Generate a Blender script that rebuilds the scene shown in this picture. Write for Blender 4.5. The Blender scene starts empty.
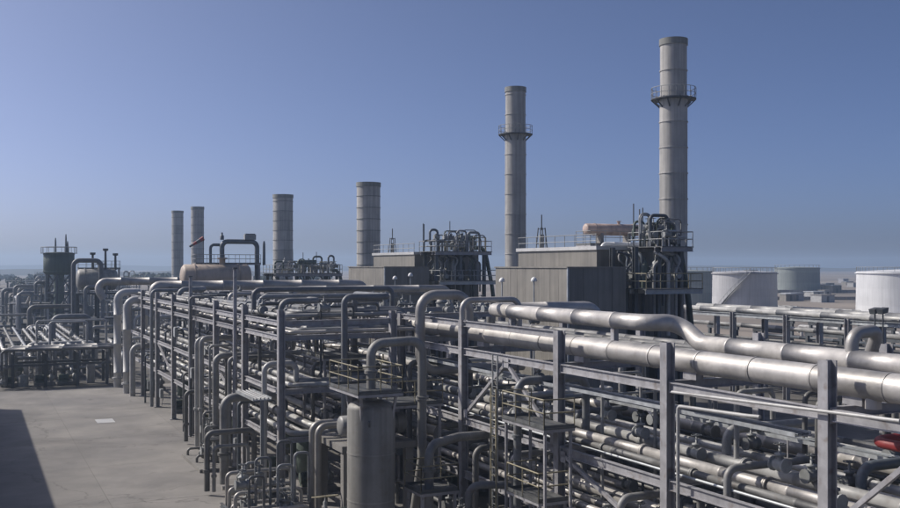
import bpy, math, random
from mathutils import Vector, Matrix

random.seed(7)
SC = bpy.context.scene
COL = SC.collection
V = Vector
rad = math.radians

# ------------------------------------------------------------------ camera, sky, sun, exposure
YAW = math.atan(0.478)            # the racks run along +Y; the camera looks 25.5 degrees to the right of them
CAMZ = 12.0
cd = bpy.data.cameras.new('camera')
cd.sensor_width = 36.0
cd.lens = 40.0
cd.shift_y = 12.0 / 900.0
cd.clip_start = 0.1
cd.clip_end = 12000
cam = bpy.data.objects.new('camera', cd)
cam.location = (0, 0, CAMZ)
cam.rotation_euler = (rad(90), 0, -YAW)
COL.objects.link(cam)
SC.camera = cam

SUN_EL, SUN_AZ = 40.0, 46.0       # azimuth: degrees to the left (counter-clockwise) of +Y
w = bpy.data.worlds.new('World')
SC.world = w
w.use_nodes = True
nt = w.node_tree
bg = nt.nodes['Background']
sky = nt.nodes.new('ShaderNodeTexSky')
sky.sky_type = 'NISHITA'
sky.sun_disc = False
sky.sun_elevation = rad(SUN_EL)
sky.sun_rotation = rad(-SUN_AZ)
sky.altitude = 0
sky.air_density = 0.32
sky.dust_density = 2.3
sky.ozone_density = 8.0
tint = nt.nodes.new('ShaderNodeVectorMath'); tint.operation = 'MULTIPLY'; tint.inputs[1].default_value = (1.07, 0.98, 0.925)   # camera white balance, even over the whole sky
nt.links.new(sky.outputs[0], tint.inputs[0])
nt.links.new(tint.outputs[0], bg.inputs[0])
bg.inputs[1].default_value = 0.15

sl = bpy.data.lights.new('sun', 'SUN')
sl.energy = 4.3
sl.angle = rad(0.6)
sl.color = (1.0, 0.93, 0.83)
sun = bpy.data.objects.new('sun', sl)
tosun = V((-math.sin(rad(SUN_AZ)) * math.cos(rad(SUN_EL)), math.cos(rad(SUN_AZ)) * math.cos(rad(SUN_EL)), math.sin(rad(SUN_EL))))
sun.rotation_euler = tosun.to_track_quat('Z', 'Y').to_euler()
sun.location = (-40, 20, 60)
COL.objects.link(sun)

SC.view_settings.view_transform = 'Standard'
SC.view_settings.look = 'None'
SC.view_settings.gamma = 1
SC.view_settings.exposure = -0.02
SC.view_settings.use_curve_mapping = False
SC.cycles.volume_bounces = 0
SC.cycles.max_bounces = 6

# ------------------------------------------------------------------ pixel helper: a pixel is a direction, a known plane gives the distance
FW = V((math.sin(YAW), math.cos(YAW), 0))
RT = V((math.cos(YAW), -math.sin(YAW), 0))
C0 = V((0, 0, CAMZ))
def ray(px, py): return FW + RT * ((px - 450) / 1000) + V((0, 0, (266 - py) / 1000))
def on_x(px, py, x): d = ray(px, py); return C0 + d * (x / d.x)
def on_y(px, py, y): d = ray(px, py); return C0 + d * (y / d.y)
def on_z(px, py, z): d = ray(px, py); return C0 + d * ((z - CAMZ) / d.z)
def at_d(px, py, dep): return C0 + ray(px, py) * dep

# ------------------------------------------------------------------ materials
MATS = {}
def mat(name, col, rough=0.6, metal=0.0, amt=0.25, scale=1.5, rnd=0.15, bump=0.0, streak=0.0, rust=0.0, col2=None, bscale=40):
    m = bpy.data.materials.new(name)
    m.use_nodes = True
    n, l = m.node_tree.nodes, m.node_tree.links
    p = n['Principled BSDF']
    p.inputs['Roughness'].default_value = rough
    p.inputs['Metallic'].default_value = metal
    tc = n.new('ShaderNodeTexCoord')
    geo = n.new('ShaderNodeNewGeometry')
    pos = geo.outputs['Position']
    nz = n.new('ShaderNodeTexNoise'); nz.inputs['Scale'].default_value = scale; nz.inputs['Detail'].default_value = 6
    nz.inputs['Roughness'].default_value = 0.62
    l.new(pos, nz.inputs['Vector'])
    mr = n.new('ShaderNodeMapRange'); mr.inputs[1].default_value = 0.3; mr.inputs[2].default_value = 0.7
    mr.inputs[3].default_value = 1 - amt; mr.inputs[4].default_value = 1 + amt
    l.new(nz.outputs[0], mr.inputs[0])
    oi = n.new('ShaderNodeObjectInfo')
    mo = n.new('ShaderNodeMapRange'); mo.inputs[3].default_value = 1 - rnd; mo.inputs[4].default_value = 1 + rnd
    l.new(oi.outputs['Random'], mo.inputs[0])
    mul = n.new('ShaderNodeMath'); mul.operation = 'MULTIPLY'
    l.new(mr.outputs[0], mul.inputs[0]); l.new(mo.outputs[0], mul.inputs[1])
    val = mul.outputs[0]
    if streak:
        mp = n.new('ShaderNodeMapping'); mp.inputs['Scale'].default_value = (3.0, 3.0, 0.12)
        l.new(pos, mp.inputs[0])
        n2 = n.new('ShaderNodeTexNoise'); n2.inputs['Scale'].default_value = 1.0; n2.inputs['Detail'].default_value = 5
        l.new(mp.outputs[0], n2.inputs['Vector'])
        m2 = n.new('ShaderNodeMapRange'); m2.inputs[1].default_value = 0.42; m2.inputs[2].default_value = 0.68
        m2.inputs[3].default_value = 1; m2.inputs[4].default_value = 1 - streak
        l.new(n2.outputs[0], m2.inputs[0])
        mm = n.new('ShaderNodeMath'); mm.operation = 'MULTIPLY'
        l.new(val, mm.inputs[0]); l.new(m2.outputs[0], mm.inputs[1]); val = mm.outputs[0]
    vm = n.new('ShaderNodeVectorMath'); vm.operation = 'SCALE'
    l.new(val, vm.inputs['Scale'])
    src = None
    if col2:
        mx = n.new('ShaderNodeMix'); mx.data_type = 'RGBA'
        n3 = n.new('ShaderNodeTexNoise'); n3.inputs['Scale'].default_value = scale * 0.35; n3.inputs['Detail'].default_value = 7
        l.new(pos, n3.inputs['Vector'])
        m3 = n.new('ShaderNodeMapRange'); m3.inputs[1].default_value = 0.42; m3.inputs[2].default_value = 0.6
        l.new(n3.outputs[0], m3.inputs[0])
        l.new(m3.outputs[0], mx.inputs[0])
        mx.inputs[6].default_value = (*col, 1); mx.inputs[7].default_value = (*col2, 1)
        l.new(mx.outputs[2], vm.inputs[0]); 
    else:
        vm.inputs[0].default_value = col
    out = vm.outputs[0]
    if rust:
        mx = n.new('ShaderNodeMix'); mx.data_type = 'RGBA'
        n4 = n.new('ShaderNodeTexNoise'); n4.inputs['Scale'].default_value = 3.1; n4.inputs['Detail'].default_value = 9
        l.new(pos, n4.inputs['Vector'])
        m4 = n.new('ShaderNodeMapRange'); m4.inputs[1].default_value = 0.56; m4.inputs[2].default_value = 0.72; m4.inputs[4].default_value = rust
        l.new(n4.outputs[0], m4.inputs[0]); l.new(m4.outputs[0], mx.inputs[0])
        l.new(out, mx.inputs[6]); mx.inputs[7].default_value = (0.13, 0.085, 0.055, 1)
        out = mx.outputs[2]
    l.new(out, p.inputs['Base Color'])
    rr = n.new('ShaderNodeMapRange'); rr.inputs[1].default_value = 0.3; rr.inputs[2].default_value = 0.7
    rr.inputs[3].default_value = max(0.05, rough - 0.1); rr.inputs[4].default_value = min(1, rough + 0.14)
    l.new(nz.outputs[0], rr.inputs[0]); l.new(rr.outputs[0], p.inputs['Roughness'])
    if bump:
        n5 = n.new('ShaderNodeTexNoise'); n5.inputs['Scale'].default_value = bscale; n5.inputs['Detail'].default_value = 4
        l.new(pos, n5.inputs['Vector'])
        b = n.new('ShaderNodeBump'); b.inputs['Strength'].default_value = bump; b.inputs['Distance'].default_value = 0.03
        l.new(n5.outputs[0], b.inputs['Height']); l.new(b.outputs[0], p.inputs['Normal'])
    MATS[name] = m
    return m

mat('cladding', (0.395, 0.38, 0.36), 0.5, 0.4, 0.2, 1.0, 0.22, bump=0.2, bscale=6, rust=0.2)
mat('cladding_dull', (0.205, 0.205, 0.20), 0.56, 0.3, 0.3, 1.1, 0.35, rust=0.35)
mat('pipe_paint', (0.20, 0.21, 0.22), 0.5, 0.1, 0.25, 1.3, 0.4, rust=0.45)
mat('pipe_white', (0.36, 0.36, 0.35), 0.45, 0.1, 0.2, 1.3, 0.2, rust=0.3)
mat('pipe_dark', (0.10, 0.115, 0.13), 0.5, 0.2, 0.3, 1.3, 0.4, rust=0.3)
mat('steel', (0.335, 0.332, 0.345), 0.6, 0.05, 0.2, 2.4, 0.12, rust=0.5, streak=0.15)
mat('steel_dark', (0.085, 0.095, 0.105), 0.6, 0.1, 0.3, 1.6, 0.3, rust=0.4)
mat('galvanised', (0.40, 0.42, 0.43), 0.5, 0.4, 0.25, 2.0, 0.2, rust=0.15)
mat('rail_yellow', (0.25, 0.225, 0.15), 0.6, 0.0, 0.3, 3, 0.2, rust=0.5)
mat('rail_grey', (0.27, 0.28, 0.28), 0.6, 0.1, 0.3, 3, 0.2, rust=0.3)
mat('stack', (0.38, 0.37, 0.35), 0.62, 0.0, 0.14, 0.6, 0.13, streak=0.35)
mat('stack_dark', (0.21, 0.215, 0.20), 0.65, 0.0, 0.2, 0.8, 0.1, streak=0.3)
mat('tan_panel', (0.215, 0.203, 0.18), 0.65, 0.0, 0.14, 0.7, 0.08, streak=0.25)
mat('tan_vessel', (0.40, 0.33, 0.27), 0.55, 0.0, 0.15, 0.8, 0.1, streak=0.2)
mat('pink_vessel', (0.47, 0.36, 0.31), 0.55, 0.0, 0.2, 1.5, 0.1, streak=0.2, rust=0.3)
mat('vessel_grey', (0.30, 0.295, 0.275), 0.55, 0.1, 0.14, 0.9, 0.1, streak=0.3, rust=0.25)
mat('green_drum', (0.07, 0.10, 0.085), 0.6, 0.0, 0.25, 0.5, 0.2, streak=0.3)
mat('green_tank', (0.24, 0.27, 0.26), 0.6, 0.0, 0.12, 0.2, 0.1, streak=0.2)
mat('tank_white', (0.66, 0.67, 0.68), 0.5, 0.0, 0.08, 0.2, 0.05, streak=0.12)
mat('tank_grey', (0.46, 0.46, 0.465), 0.5, 0.0, 0.1, 0.2, 0.05, streak=0.15)
mat('equip_green', (0.085, 0.11, 0.095), 0.55, 0.1, 0.3, 1.5, 0.4, rust=0.3)
mat('equip_grey', (0.24, 0.25, 0.25), 0.55, 0.1, 0.3, 1.5, 0.4, rust=0.35)
mat('red_paint', (0.24, 0.03, 0.03), 0.5, 0.0, 0.2, 1.5, 0.1)
mat('lamp_white', (0.75, 0.75, 0.73), 0.35, 0.0, 0.05, 2, 0.05)
mat('concrete_slab', (0.225, 0.213, 0.198), 0.85, 0.0, 0.22, 0.35, 0.05, bump=0.25, col2=(0.18, 0.172, 0.165))
mat('concrete', (0.25, 0.24, 0.225), 0.85, 0.0, 0.2, 0.4, 0.15, bump=0.2, streak=0.2)
mat('ground_plain', (0.075, 0.073, 0.068), 0.95, 0.0, 0.4, 0.12, 0.0, bump=0.3, col2=(0.125, 0.115, 0.10))
mat('sand', (0.25, 0.215, 0.18), 0.95, 0.0, 0.2, 0.03, 0.0, bump=0.3, col2=(0.17, 0.15, 0.13))
mat('hill', (0.05, 0.052, 0.045), 0.95, 0.0, 0.4, 0.01, 0.2, bump=0.3)
mat('scrub', (0.055, 0.07, 0.04), 0.9, 0.0, 0.4, 0.2, 0.3)
mat('pipe_pale', (0.46, 0.46, 0.455), 0.5, 0.05, 0.12, 1.0, 0.1, rust=0.15)
mat('grating', (0.12, 0.125, 0.125), 0.6, 0.3, 0.3, 2, 0.2, rust=0.4)
mat('dark_pavement', (0.075, 0.072, 0.068), 0.85, 0.0, 0.45, 0.5, 0.0, bump=0.3, col2=(0.13, 0.125, 0.115))
mat('joint', (0.13, 0.125, 0.12), 0.95, 0.0, 0.3, 2, 0.0)
mat('window_glass', (0.03, 0.04, 0.045), 0.1, 0.0, 0.1, 1, 0.1)

def age_concrete(m, stain=0.5, crack=0.55):
    n, l = m.node_tree.nodes, m.node_tree.links
    p = n['Principled BSDF']; src = p.inputs['Base Color'].links[0].from_socket
    geo = n.new('ShaderNodeNewGeometry')
    a = n.new('ShaderNodeTexNoise'); a.inputs['Scale'].default_value = 0.16; a.inputs['Detail'].default_value = 8; a.inputs['Roughness'].default_value = 0.6; a.inputs['Distortion'].default_value = 0.8
    l.new(geo.outputs['Position'], a.inputs['Vector'])
    ar = n.new('ShaderNodeMapRange'); ar.inputs[1].default_value = 0.5; ar.inputs[2].default_value = 0.72; ar.inputs[4].default_value = stain
    l.new(a.outputs[0], ar.inputs[0])
    mp = n.new('ShaderNodeMapping'); mp.inputs['Scale'].default_value = (0.05, 0.09, 0.05)
    wob = n.new('ShaderNodeTexNoise'); wob.inputs['Scale'].default_value = 0.5; wob.inputs['Detail'].default_value = 6
    l.new(geo.outputs['Position'], wob.inputs['Vector'])
    ws = n.new('ShaderNodeVectorMath'); ws.operation = 'SCALE'; ws.inputs['Scale'].default_value = 3.5
    l.new(wob.outputs['Color'], ws.inputs[0])
    ad = n.new('ShaderNodeVectorMath'); l.new(geo.outputs['Position'], ad.inputs[0]); l.new(ws.outputs[0], ad.inputs[1])
    l.new(ad.outputs[0], mp.inputs[0])
    vo = n.new('ShaderNodeTexVoronoi'); vo.feature = 'DISTANCE_TO_EDGE'; vo.inputs['Scale'].default_value = 1.0
    l.new(mp.outputs[0], vo.inputs['Vector'])
    cr = n.new('ShaderNodeMapRange'); cr.inputs[1].default_value = 0.0; cr.inputs[2].default_value = 0.006; cr.inputs[3].default_value = crack; cr.inputs[4].default_value = 0
    l.new(vo.outputs['Distance'], cr.inputs[0])
    sp = n.new('ShaderNodeTexNoise'); sp.inputs['Scale'].default_value = 0.9; sp.inputs['Detail'].default_value = 3
    l.new(geo.outputs['Position'], sp.inputs['Vector'])
    sr = n.new('ShaderNodeMapRange'); sr.inputs[1].default_value = 0.66; sr.inputs[2].default_value = 0.74; sr.inputs[4].default_value = 0.5
    l.new(sp.outputs[0], sr.inputs[0])
    mxm = n.new('ShaderNodeMath'); mxm.operation = 'MAXIMUM'; l.new(ar.outputs[0], mxm.inputs[0]); l.new(cr.outputs[0], mxm.inputs[1])
    mx2 = n.new('ShaderNodeMath'); mx2.operation = 'MAXIMUM'; l.new(mxm.outputs[0], mx2.inputs[0]); l.new(sr.outputs[0], mx2.inputs[1])
    mix = n.new('ShaderNodeMix'); mix.data_type = 'RGBA'
    l.new(mx2.outputs[0], mix.inputs[0]); l.new(src, mix.inputs[6]); mix.inputs[7].default_value = (0.085, 0.08, 0.075, 1)
    l.new(mix.outputs[2], p.inputs['Base Color'])
age_concrete(MATS['concrete_slab'])

# ------------------------------------------------------------------ mesh builder
def frame(d):
    d = d.normalized()
    u = V((0, 0, 1)) if abs(d.z) < 0.95 else V((0, 1, 0))
    s = d.cross(u).normalized()
    return s, s.cross(d).normalized()

class MB:
    def __init__(s): s.v = []; s.f = []; s.sm = []
    def face(s, idx, smooth=False): s.f.append(idx); s.sm.append(smooth)
    def hexa(s, c):
        b = len(s.v); s.v += [V(p) for p in c]
        for q in ((0, 3, 2, 1), (4, 5, 6, 7), (0, 1, 5, 4), (1, 2, 6, 5), (2, 3, 7, 6), (3, 0, 4, 7)):
            s.face(tuple(b + i for i in q))
        return s
    def box(s, x0, x1, y0, y1, z0, z1):
        return s.hexa([(x0, y0, z0), (x1, y0, z0), (x1, y1, z0), (x0, y1, z0), (x0, y0, z1), (x1, y0, z1), (x1, y1, z1), (x0, y1, z1)])
    def bar(s, p, q, wd, h=None):
        p, q = V(p), V(q); h = h or wd
        a, b = frame(q - p); a = a * wd / 2; b = b * h / 2
        return s.hexa([p - a - b, p + a - b, p + a + b, p - a + b, q - a - b, q + a - b, q + a + b, q - a + b])
    def ibeam(s, p, q, wd, h, t=0.03, up=None):
        p, q = V(p), V(q)
        a, b = frame(q - p)
        if up is not None:
            b = V(up).normalized(); a = (q - p).normalized().cross(b).normalized()
        prof = [(-wd/2, -h/2), (wd/2, -h/2), (wd/2, -h/2+t), (t/2, -h/2+t), (t/2, h/2-t), (wd/2, h/2-t), (wd/2, h/2), (-wd/2, h/2), (-wd/2, h/2-t), (-t/2, h/2-t), (-t/2, -h/2+t), (-wd/2, -h/2+t)]
        k = len(s.v); n = len(prof)
        for e in (p, q):
            for (x, y) in prof: s.v.append(e + a * x + b * y)
        for i in range(n):
            j = (i + 1) % n
            s.face((k + i, k + j, k + n + j, k + n + i))
        s.face(tuple(k + i for i in reversed(range(n)))); s.face(tuple(k + n + i for i in range(n)))
        return s
    def rings(s, pts, n, cap0=True, cap1=True):      # pts: list of (center, tangent, radius)
        k = len(s.v)
        t0 = pts[0][1].normalized(); a, b = frame(t0)
        prev = t0
        for (c, t, r) in pts:
            t = t.normalized()
            ax = prev.cross(t)
            if ax.length > 1e-6:
                ang = prev.angle(t)
                R = Matrix.Rotation(ang, 3, ax.normalized()); a = R @ a; b = R @ b
            prev = t
            for i in range(n):
                th = 2 * math.pi * i / n
                s.v.append(c + (a * math.cos(th) + b * math.sin(th)) * r)
        m = len(pts)
        for j in range(m - 1):
            flat = False
            for i in range(n):
                i2 = (i + 1) % n
                s.face((k + j*n + i, k + j*n + i2, k + (j+1)*n + i2, k + (j+1)*n + i), True)
        for (cap, j) in ((cap0, 0), (cap1, m - 1)):
            if cap and pts[j][2] > 1e-4:
                kk = len(s.v)
                s.v += [s.v[k + j*n + i].copy() for i in range(n)]
                idx = tuple(kk + i for i in range(n))
                s.face(idx if j else tuple(reversed(idx)))
        return s
    def tube(s, path, r, n=12, bend=None, band=0.0, bump=1.045, seg=6):
        P = [V(p) for p in path]
        bend = bend if bend is not None else r * 3
        st = []                                       # stations
        out = [P[0]]
        straight = []
        cur = P[0]
        pts = []
        def line(a, b):
            d = b - a; L = d.length
            if L < 1e-5: return
            t = d / L
            pts.append((a, t, r))
            if band and L > band * 0.8:
                m = max(1, int(L / band))
                for i in range(m):
                    q = (i + 0.5) * L / m
                    for (o, f) in ((-0.06, 1), (-0.055, bump), (0.055, bump), (0.06, 1)):
                        pts.append((a + t * (q + o), t, r * f))
            pts.append((b, t, r))
        for i in range(1, len(P)):
            a, b = P[i - 1], P[i]
            if i == len(P) - 1:
                line(cur, b); break
            c = P[i + 1]
            d1 = (b - a).normalized(); d2 = (c - b).normalized()
            ang = d1.angle(d2)
            if ang < 0.02: continue
            tl = min(bend * math.tan(ang / 2), (b - cur).length * 0.98, (c - b).length * (0.98 if i == len(P) - 2 else 0.49))
            R = tl / math.tan(ang / 2)
            s0 = b - d1 * tl
            line(cur, s0)
            nrm = (d2 - d1 * d1.dot(d2)).normalized()
            cen = s0 + nrm * R
            for kx in range(1, seg):
                th = ang * kx / seg
                pts.append((cen - nrm * R * math.cos(th) + d1 * R * math.sin(th), d1 * math.cos(th) + nrm * math.sin(th), r))
            cur = b + d2 * tl
            pts.append((cur, d2, r))
        # drop duplicate stations
        cl = [pts[0]]
        for q in pts[1:]:
            if (q[0] - cl[-1][0]).length > 1e-4 or abs(q[2] - cl[-1][2]) > 1e-5: cl.append(q)
        return s.rings(cl, n)
    def cyl(s, p, q, r, n=14, r2=None):
        p, q = V(p), V(q)
        return s.rings([(p, q - p, r), (q, q - p, r if r2 is None else r2)], n)
    def lathe(s, base, axis, prof, n=20, cap0=True, cap1=True):   # prof: (distance along axis, radius)
        base, axis = V(base), V(axis).normalized()
        return s.rings([(base + axis * d, axis, max(r, 1e-3)) for (d, r) in prof], n, cap0, cap1)
    def sharp_lathe(s, base, axis, prof, n=20):
        base, axis = V(base), V(axis).normalized()
        for (d0, r0), (d1, r1) in zip(prof, prof[1:]):
            s.rings([(base + axis * d0, axis, max(r0, 1e-3)), (base + axis * d1, axis, max(r1, 1e-3))], n, False, False) if abs(d1 - d0) > 1e-6 else s.annulus(base + axis * d0, axis, r0, r1, n)
        return s
    def annulus(s, c, axis, r0, r1, n=20):
        a, b = frame(V(axis)); k = len(s.v); c = V(c)
        for r in (r0, r1):
            for i in range(n):
                th = 2 * math.pi * i / n
                s.v.append(c + (a * math.cos(th) + b * math.sin(th)) * max(r, 1e-3))
        for i in range(n):
            j = (i + 1) % n
            s.face((k + i, k + j, k + n + j, k + n + i))
        return s
    def torus(s, c, axis, R, r, n=20, m=6):
        a, b = frame(V(axis)); ax = V(axis).normalized(); k = len(s.v); c = V(c)
        for i in range(n):
            th = 2 * math.pi * i / n
            d = a * math.cos(th) + b * math.sin(th)
            for j in range(m):
                ph = 2 * math.pi * j / m
                s.v.append(c + d * (R + r * math.cos(ph)) + ax * (r * math.sin(ph)))
        for i in range(n):
            for j in range(m):
                i2, j2 = (i + 1) % n, (j + 1) % m
                s.face((k + i*m + j, k + i2*m + j, k + i2*m + j2, k + i*m + j2), True)
        return s

ORG = {}
def obj(name, mb, material, parent=None, origin=None):
    """link the collected shape as one mesh object; shapes are collected in world metres"""
    if origin is None: origin = ORG[parent.name] if parent else V((0, 0, 0))
    origin = V(origin)
    me = bpy.data.meshes.new(name)
    me.from_pydata([tuple(v - origin) for v in mb.v], [], mb.f)
    me.polygons.foreach_set('use_smooth', mb.sm)
    me.materials.append(MATS[material])
    me.validate(); me.update()
    o = bpy.data.objects.new(name, me)
    COL.objects.link(o)
    if parent: o.parent = parent
    else: o.location = origin
    ORG[o.name] = origin
    return o
def thing(name, label, cat, loc, group=None):
    o = bpy.data.objects.new(name, None)
    o.empty_display_size = 0.3
    COL.objects.link(o)
    o.location = loc
    ORG[o.name] = V(loc)
    return tag(o, label, cat, group)
def tag(o, label, cat, group=None):
    o['label'] = label; o['category'] = cat
    if group: o['group'] = group
    return o
def struct(name, mb, material, parent=None):
    o = obj(name, mb, material, parent)
    if not parent: o['kind'] = 'structure'
    return o
def dup(root, loc, label=None, group=None):
    r = root.copy(); COL.objects.link(r); r.location = loc
    if label: r['label'] = label
    if group: r['group'] = group
    for ch in root.children:
        c = ch.copy(); COL.objects.link(c); c.parent = r
        for g in ch.children:
            d = g.copy(); COL.objects.link(d); d.parent = c
    ORG[r.name] = V(loc)
    return r

def pipe(path, r, label, material='cladding_dull', group=None, cat='pipe', band=2.4, bend=None, n=14, flanges=(), name='process_pipe', stools=()):
    """a pipe is one thing; flange pairs and stools are its parts"""
    P = [V(p) for p in path]
    b = MB().tube(P, r, n, bend, band)
    base = P[0] if P[0].z <= P[-1].z else P[-1]
    if not flanges and not stools:
        return tag(obj(name, b, material, None, P[0]), label, cat, group)
    t = thing(name, label, cat, P[0], group)
    obj('pipe_run', b, material, t)
    for (c, d) in flanges:
        c, d = V(c), V(d).normalized()
        f = MB()
        f.cyl(c - d * 0.07, c - d * 0.01, r * 1.45, 16); f.cyl(c + d * 0.01, c + d * 0.07, r * 1.45, 16)
        obj('flange', f, material, t)
    for (c, z0) in stools:
        c = V(c)
        f = MB().box(c.x - 0.12, c.x + 0.12, c.y - 0.12, c.y + 0.12, z0, c.z - r + 0.03)
        f.box(c.x - 0.2, c.x + 0.2, c.y - 0.2, c.y + 0.2, z0, z0 + 0.03)
        obj('support_stool', f, 'steel', t)
    return t

# ================================================================== THE SETTING
g = MB()
R_ = 3400; N_ = 64
g.v = [V((R_ * math.cos(2*math.pi*i/N_), R_ * math.sin(2*math.pi*i/N_), -0.02)) for i in range(N_)]
g.face(tuple(range(N_)))
struct('ground', g, 'sand')
g = MB().box(-60, 112, -60, 420, -0.5, -0.004)
struct('plant_ground', g, 'ground_plain')
g = MB().box(20.9, 62, -40, 112, -0.3, 0.0)
struct('plant_pavement', g, 'dark_pavement')
# the yard: cast slabs with open joints between
yard = MB().box(-14, 20.9, -40, 104.4, -0.3, -0.03)
yard = struct('concrete_yard', yard, 'joint')
xs = [-14, -7.6, -0.8, 6.3, 13.6, 20.9]
ys = [-40 + 10.3 * i for i in range(15)]; ys[-1] = 104.4
rs = random.Random(3)
for i in range(len(xs) - 1):
    for j in range(len(ys) - 1):
        dz = rs.uniform(-0.004, 0.002)
        b = MB().box(xs[i] + 0.008, xs[i+1] - 0.008, ys[j] + 0.008, ys[j+1] - 0.008, -0.03, 0.0 + dz)
        obj('slab', b, 'concrete_slab', yard)

# far ground: low ridges and scrub on the horizon
def ridge(name, p0, p1, h, wdt, seed, material):
    r0 = random.Random(seed); b = MB(); n = 40
    p0, p1 = V(p0), V(p1); d = (p1 - p0); s = V((d.y, -d.x, 0)).normalized()
    hs = [h * (0.45 + 0.55 * abs(math.sin(i * 0.23 + seed)) * r0.uniform(0.8, 1.1)) * min(1, i / 4, (n - i) / 4) for i in range(n + 1)]
    for i in range(n + 1):
        c = p0 + d * (i / n)
        b.v += [c - s * wdt + V((0, 0, -0.5)), c + V((0, 0, max(0, hs[i]))), c + s * wdt + V((0, 0, -0.5))]
    for i in range(n):
        for k in range(2):
            b.face((3*i + k, 3*i + k + 1, 3*i + k + 4, 3*i + k + 3), True)
    struct(name, b, material)
ridge('far_hills', at_d(-500, 266, 2900) * 1, at_d(420, 266, 2700), 16, 160, 2, 'hill')
ridge('far_ridge', at_d(380, 266, 2500), at_d(1400, 266, 2300), 14, 150, 5, 'hill')
ridge('low_hills', at_d(-250, 266, 1500), at_d(300, 266, 1300), 8, 120, 9, 'hill')
for o in list(bpy.data.objects):
    if o.name.startswith(('far_', 'low_')): o.location.z = 0
for o in bpy.data.objects:
    if o.name in ('far_hills', 'far_ridge', 'low_hills'):
        o.location.z = -12.0

# ================================================================== PIPE RACKS
AX0, AX1 = 21.5, 32.0                     # main rack: front and back column rows
A_Y = [-0.5, 6.6, 13.6, 20.6, 27.7, 34.7, 43.5, 51.2, 58.9, 66.6, 74.3, 82.0, 89.7, 97.4, 105.1]
A_DECK = [8.07, 4.73, 2.15]
A_TOP = 9.38
rk = thing('pipe_rack', 'long blue-grey steel pipe rack carrying the big silver pipe along its top', 'pipe rack', (AX0, A_Y[0], 0))
def column(x, y, top, parent, wd=0.36, base=True):
    b = MB().ibeam((x, y, 0.03 if base else 0), (x, y, top), wd, wd, 0.045, (1, 0, 0))
    c = obj('column', b, 'steel', parent)
    if base:
        b = MB().box(x - 0.32, x + 0.32, y - 0.32, y + 0.32, 0.004, 0.05)
        obj('base_plate', b, 'steel', c, ORG[parent.name])
    return c
for y in A_Y:
    column(AX0, y, A_TOP, rk); column(AX1, y, A_TOP - 0.4, rk)
    for z in A_DECK:
        obj('cross_beam', MB().ibeam((AX0 + 0.19, y, z - 0.16), (AX1 - 0.19, y, z - 0.16), 0.2, 0.32, 0.03), 'steel', rk)
    if y in (51.2, 58.9):
        obj('cross_beam', MB().ibeam((AX0 + 0.19, y, A_TOP - 0.17), (AX1 - 0.19, y, A_TOP - 0.17), 0.2, 0.28, 0.03), 'steel', rk)
for y0, y1 in zip(A_Y, A_Y[1:]):
    for z in A_DECK:
        for x in (AX0, AX1):
            obj('stringer', MB().ibeam((x, y0 + 0.19, z - 0.2), (x, y1 - 0.19, z - 0.2), 0.18, 0.34, 0.03), 'steel', rk)
    if y0 in (34.7, 43.5):
        obj('stringer', MB().ibeam((AX0, y0 + 0.19, A_TOP - 0.16), (AX0, y1 - 0.19, A_TOP - 0.16), 0.2, 0.28, 0.03), 'steel', rk)
    ym = (y0 + y1) / 2
    if y0 in (13.6, 34.7, 66.6, 89.7):       # inverted V braces under the upper deck
        for ye in (y0 + 0.2, y1 - 0.2):
            obj('brace', MB().bar((AX0, ym, 7.68), (AX0, ye, 4.8), 0.14), 'steel', rk)
    if y0 in (27.7, 51.2, 74.3):
        obj('brace', MB().bar((AX0, y0 + 0.2, 2.2), (AX0, y1 - 0.2, 4.45), 0.14), 'steel', rk)

for (y, z) in ((39.1, 7.72), (34.98, 4.9), (43.2, 4.9), (27.98, 2.35), (34.4, 4.35), (17.1, 7.72), (20.3, 4.9)):
    obj('gusset', MB().box(AX0 - 0.09, AX0 - 0.075, y - 0.28, y + 0.28, z - 0.24, z + 0.2), 'steel', rk)
for y in A_Y[2:7]:
    for z in A_DECK[:2]:
        for sd in (-1, 1):
            obj('end_plate', MB().box(AX0 - 0.11, AX0 + 0.11, y + sd * 0.21 - 0.012, y + sd * 0.21 + 0.012, z - 0.42, z + 0.02), 'steel', rk)
BX0, BX1 = 14.24, 20.4
B_Y = [49.8, 57.3, 64.9, 72.6, 79.9, 87.5, 95.5, 103.9]
B_DECK = [9.2, 8.45, 5.7, 3.2]
rb = thing('pipe_rack', 'narrower blue-grey pipe rack with three open decks facing the concrete yard', 'pipe rack', (BX0, B_Y[0], 0))
for y in B_Y:
    column(BX0, y, 9.78, rb, 0.34); column(BX1, y, 9.6, rb, 0.34)
    for z in B_DECK:
        obj('cross_beam', MB().ibeam((BX0 + 0.18, y, z - 0.14), (BX1 - 0.18, y, z - 0.14), 0.18, 0.27, 0.03), 'steel', rb)
for y0, y1 in zip(B_Y, B_Y[1:]):
    for z in B_DECK:
        for x in (BX0, BX1):
            obj('stringer', MB().ibeam((x, y0 + 0.18, z - 0.15), (x, y1 - 0.18, z - 0.15), 0.16, 0.26, 0.03), 'steel', rb)
    if y0 in (57.3, 79.9):
        obj('brace', MB().bar((BX0, y0 + 0.2, 3.3), (BX0, y1 - 0.2, 5.5), 0.12), 'steel', rb)

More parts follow.
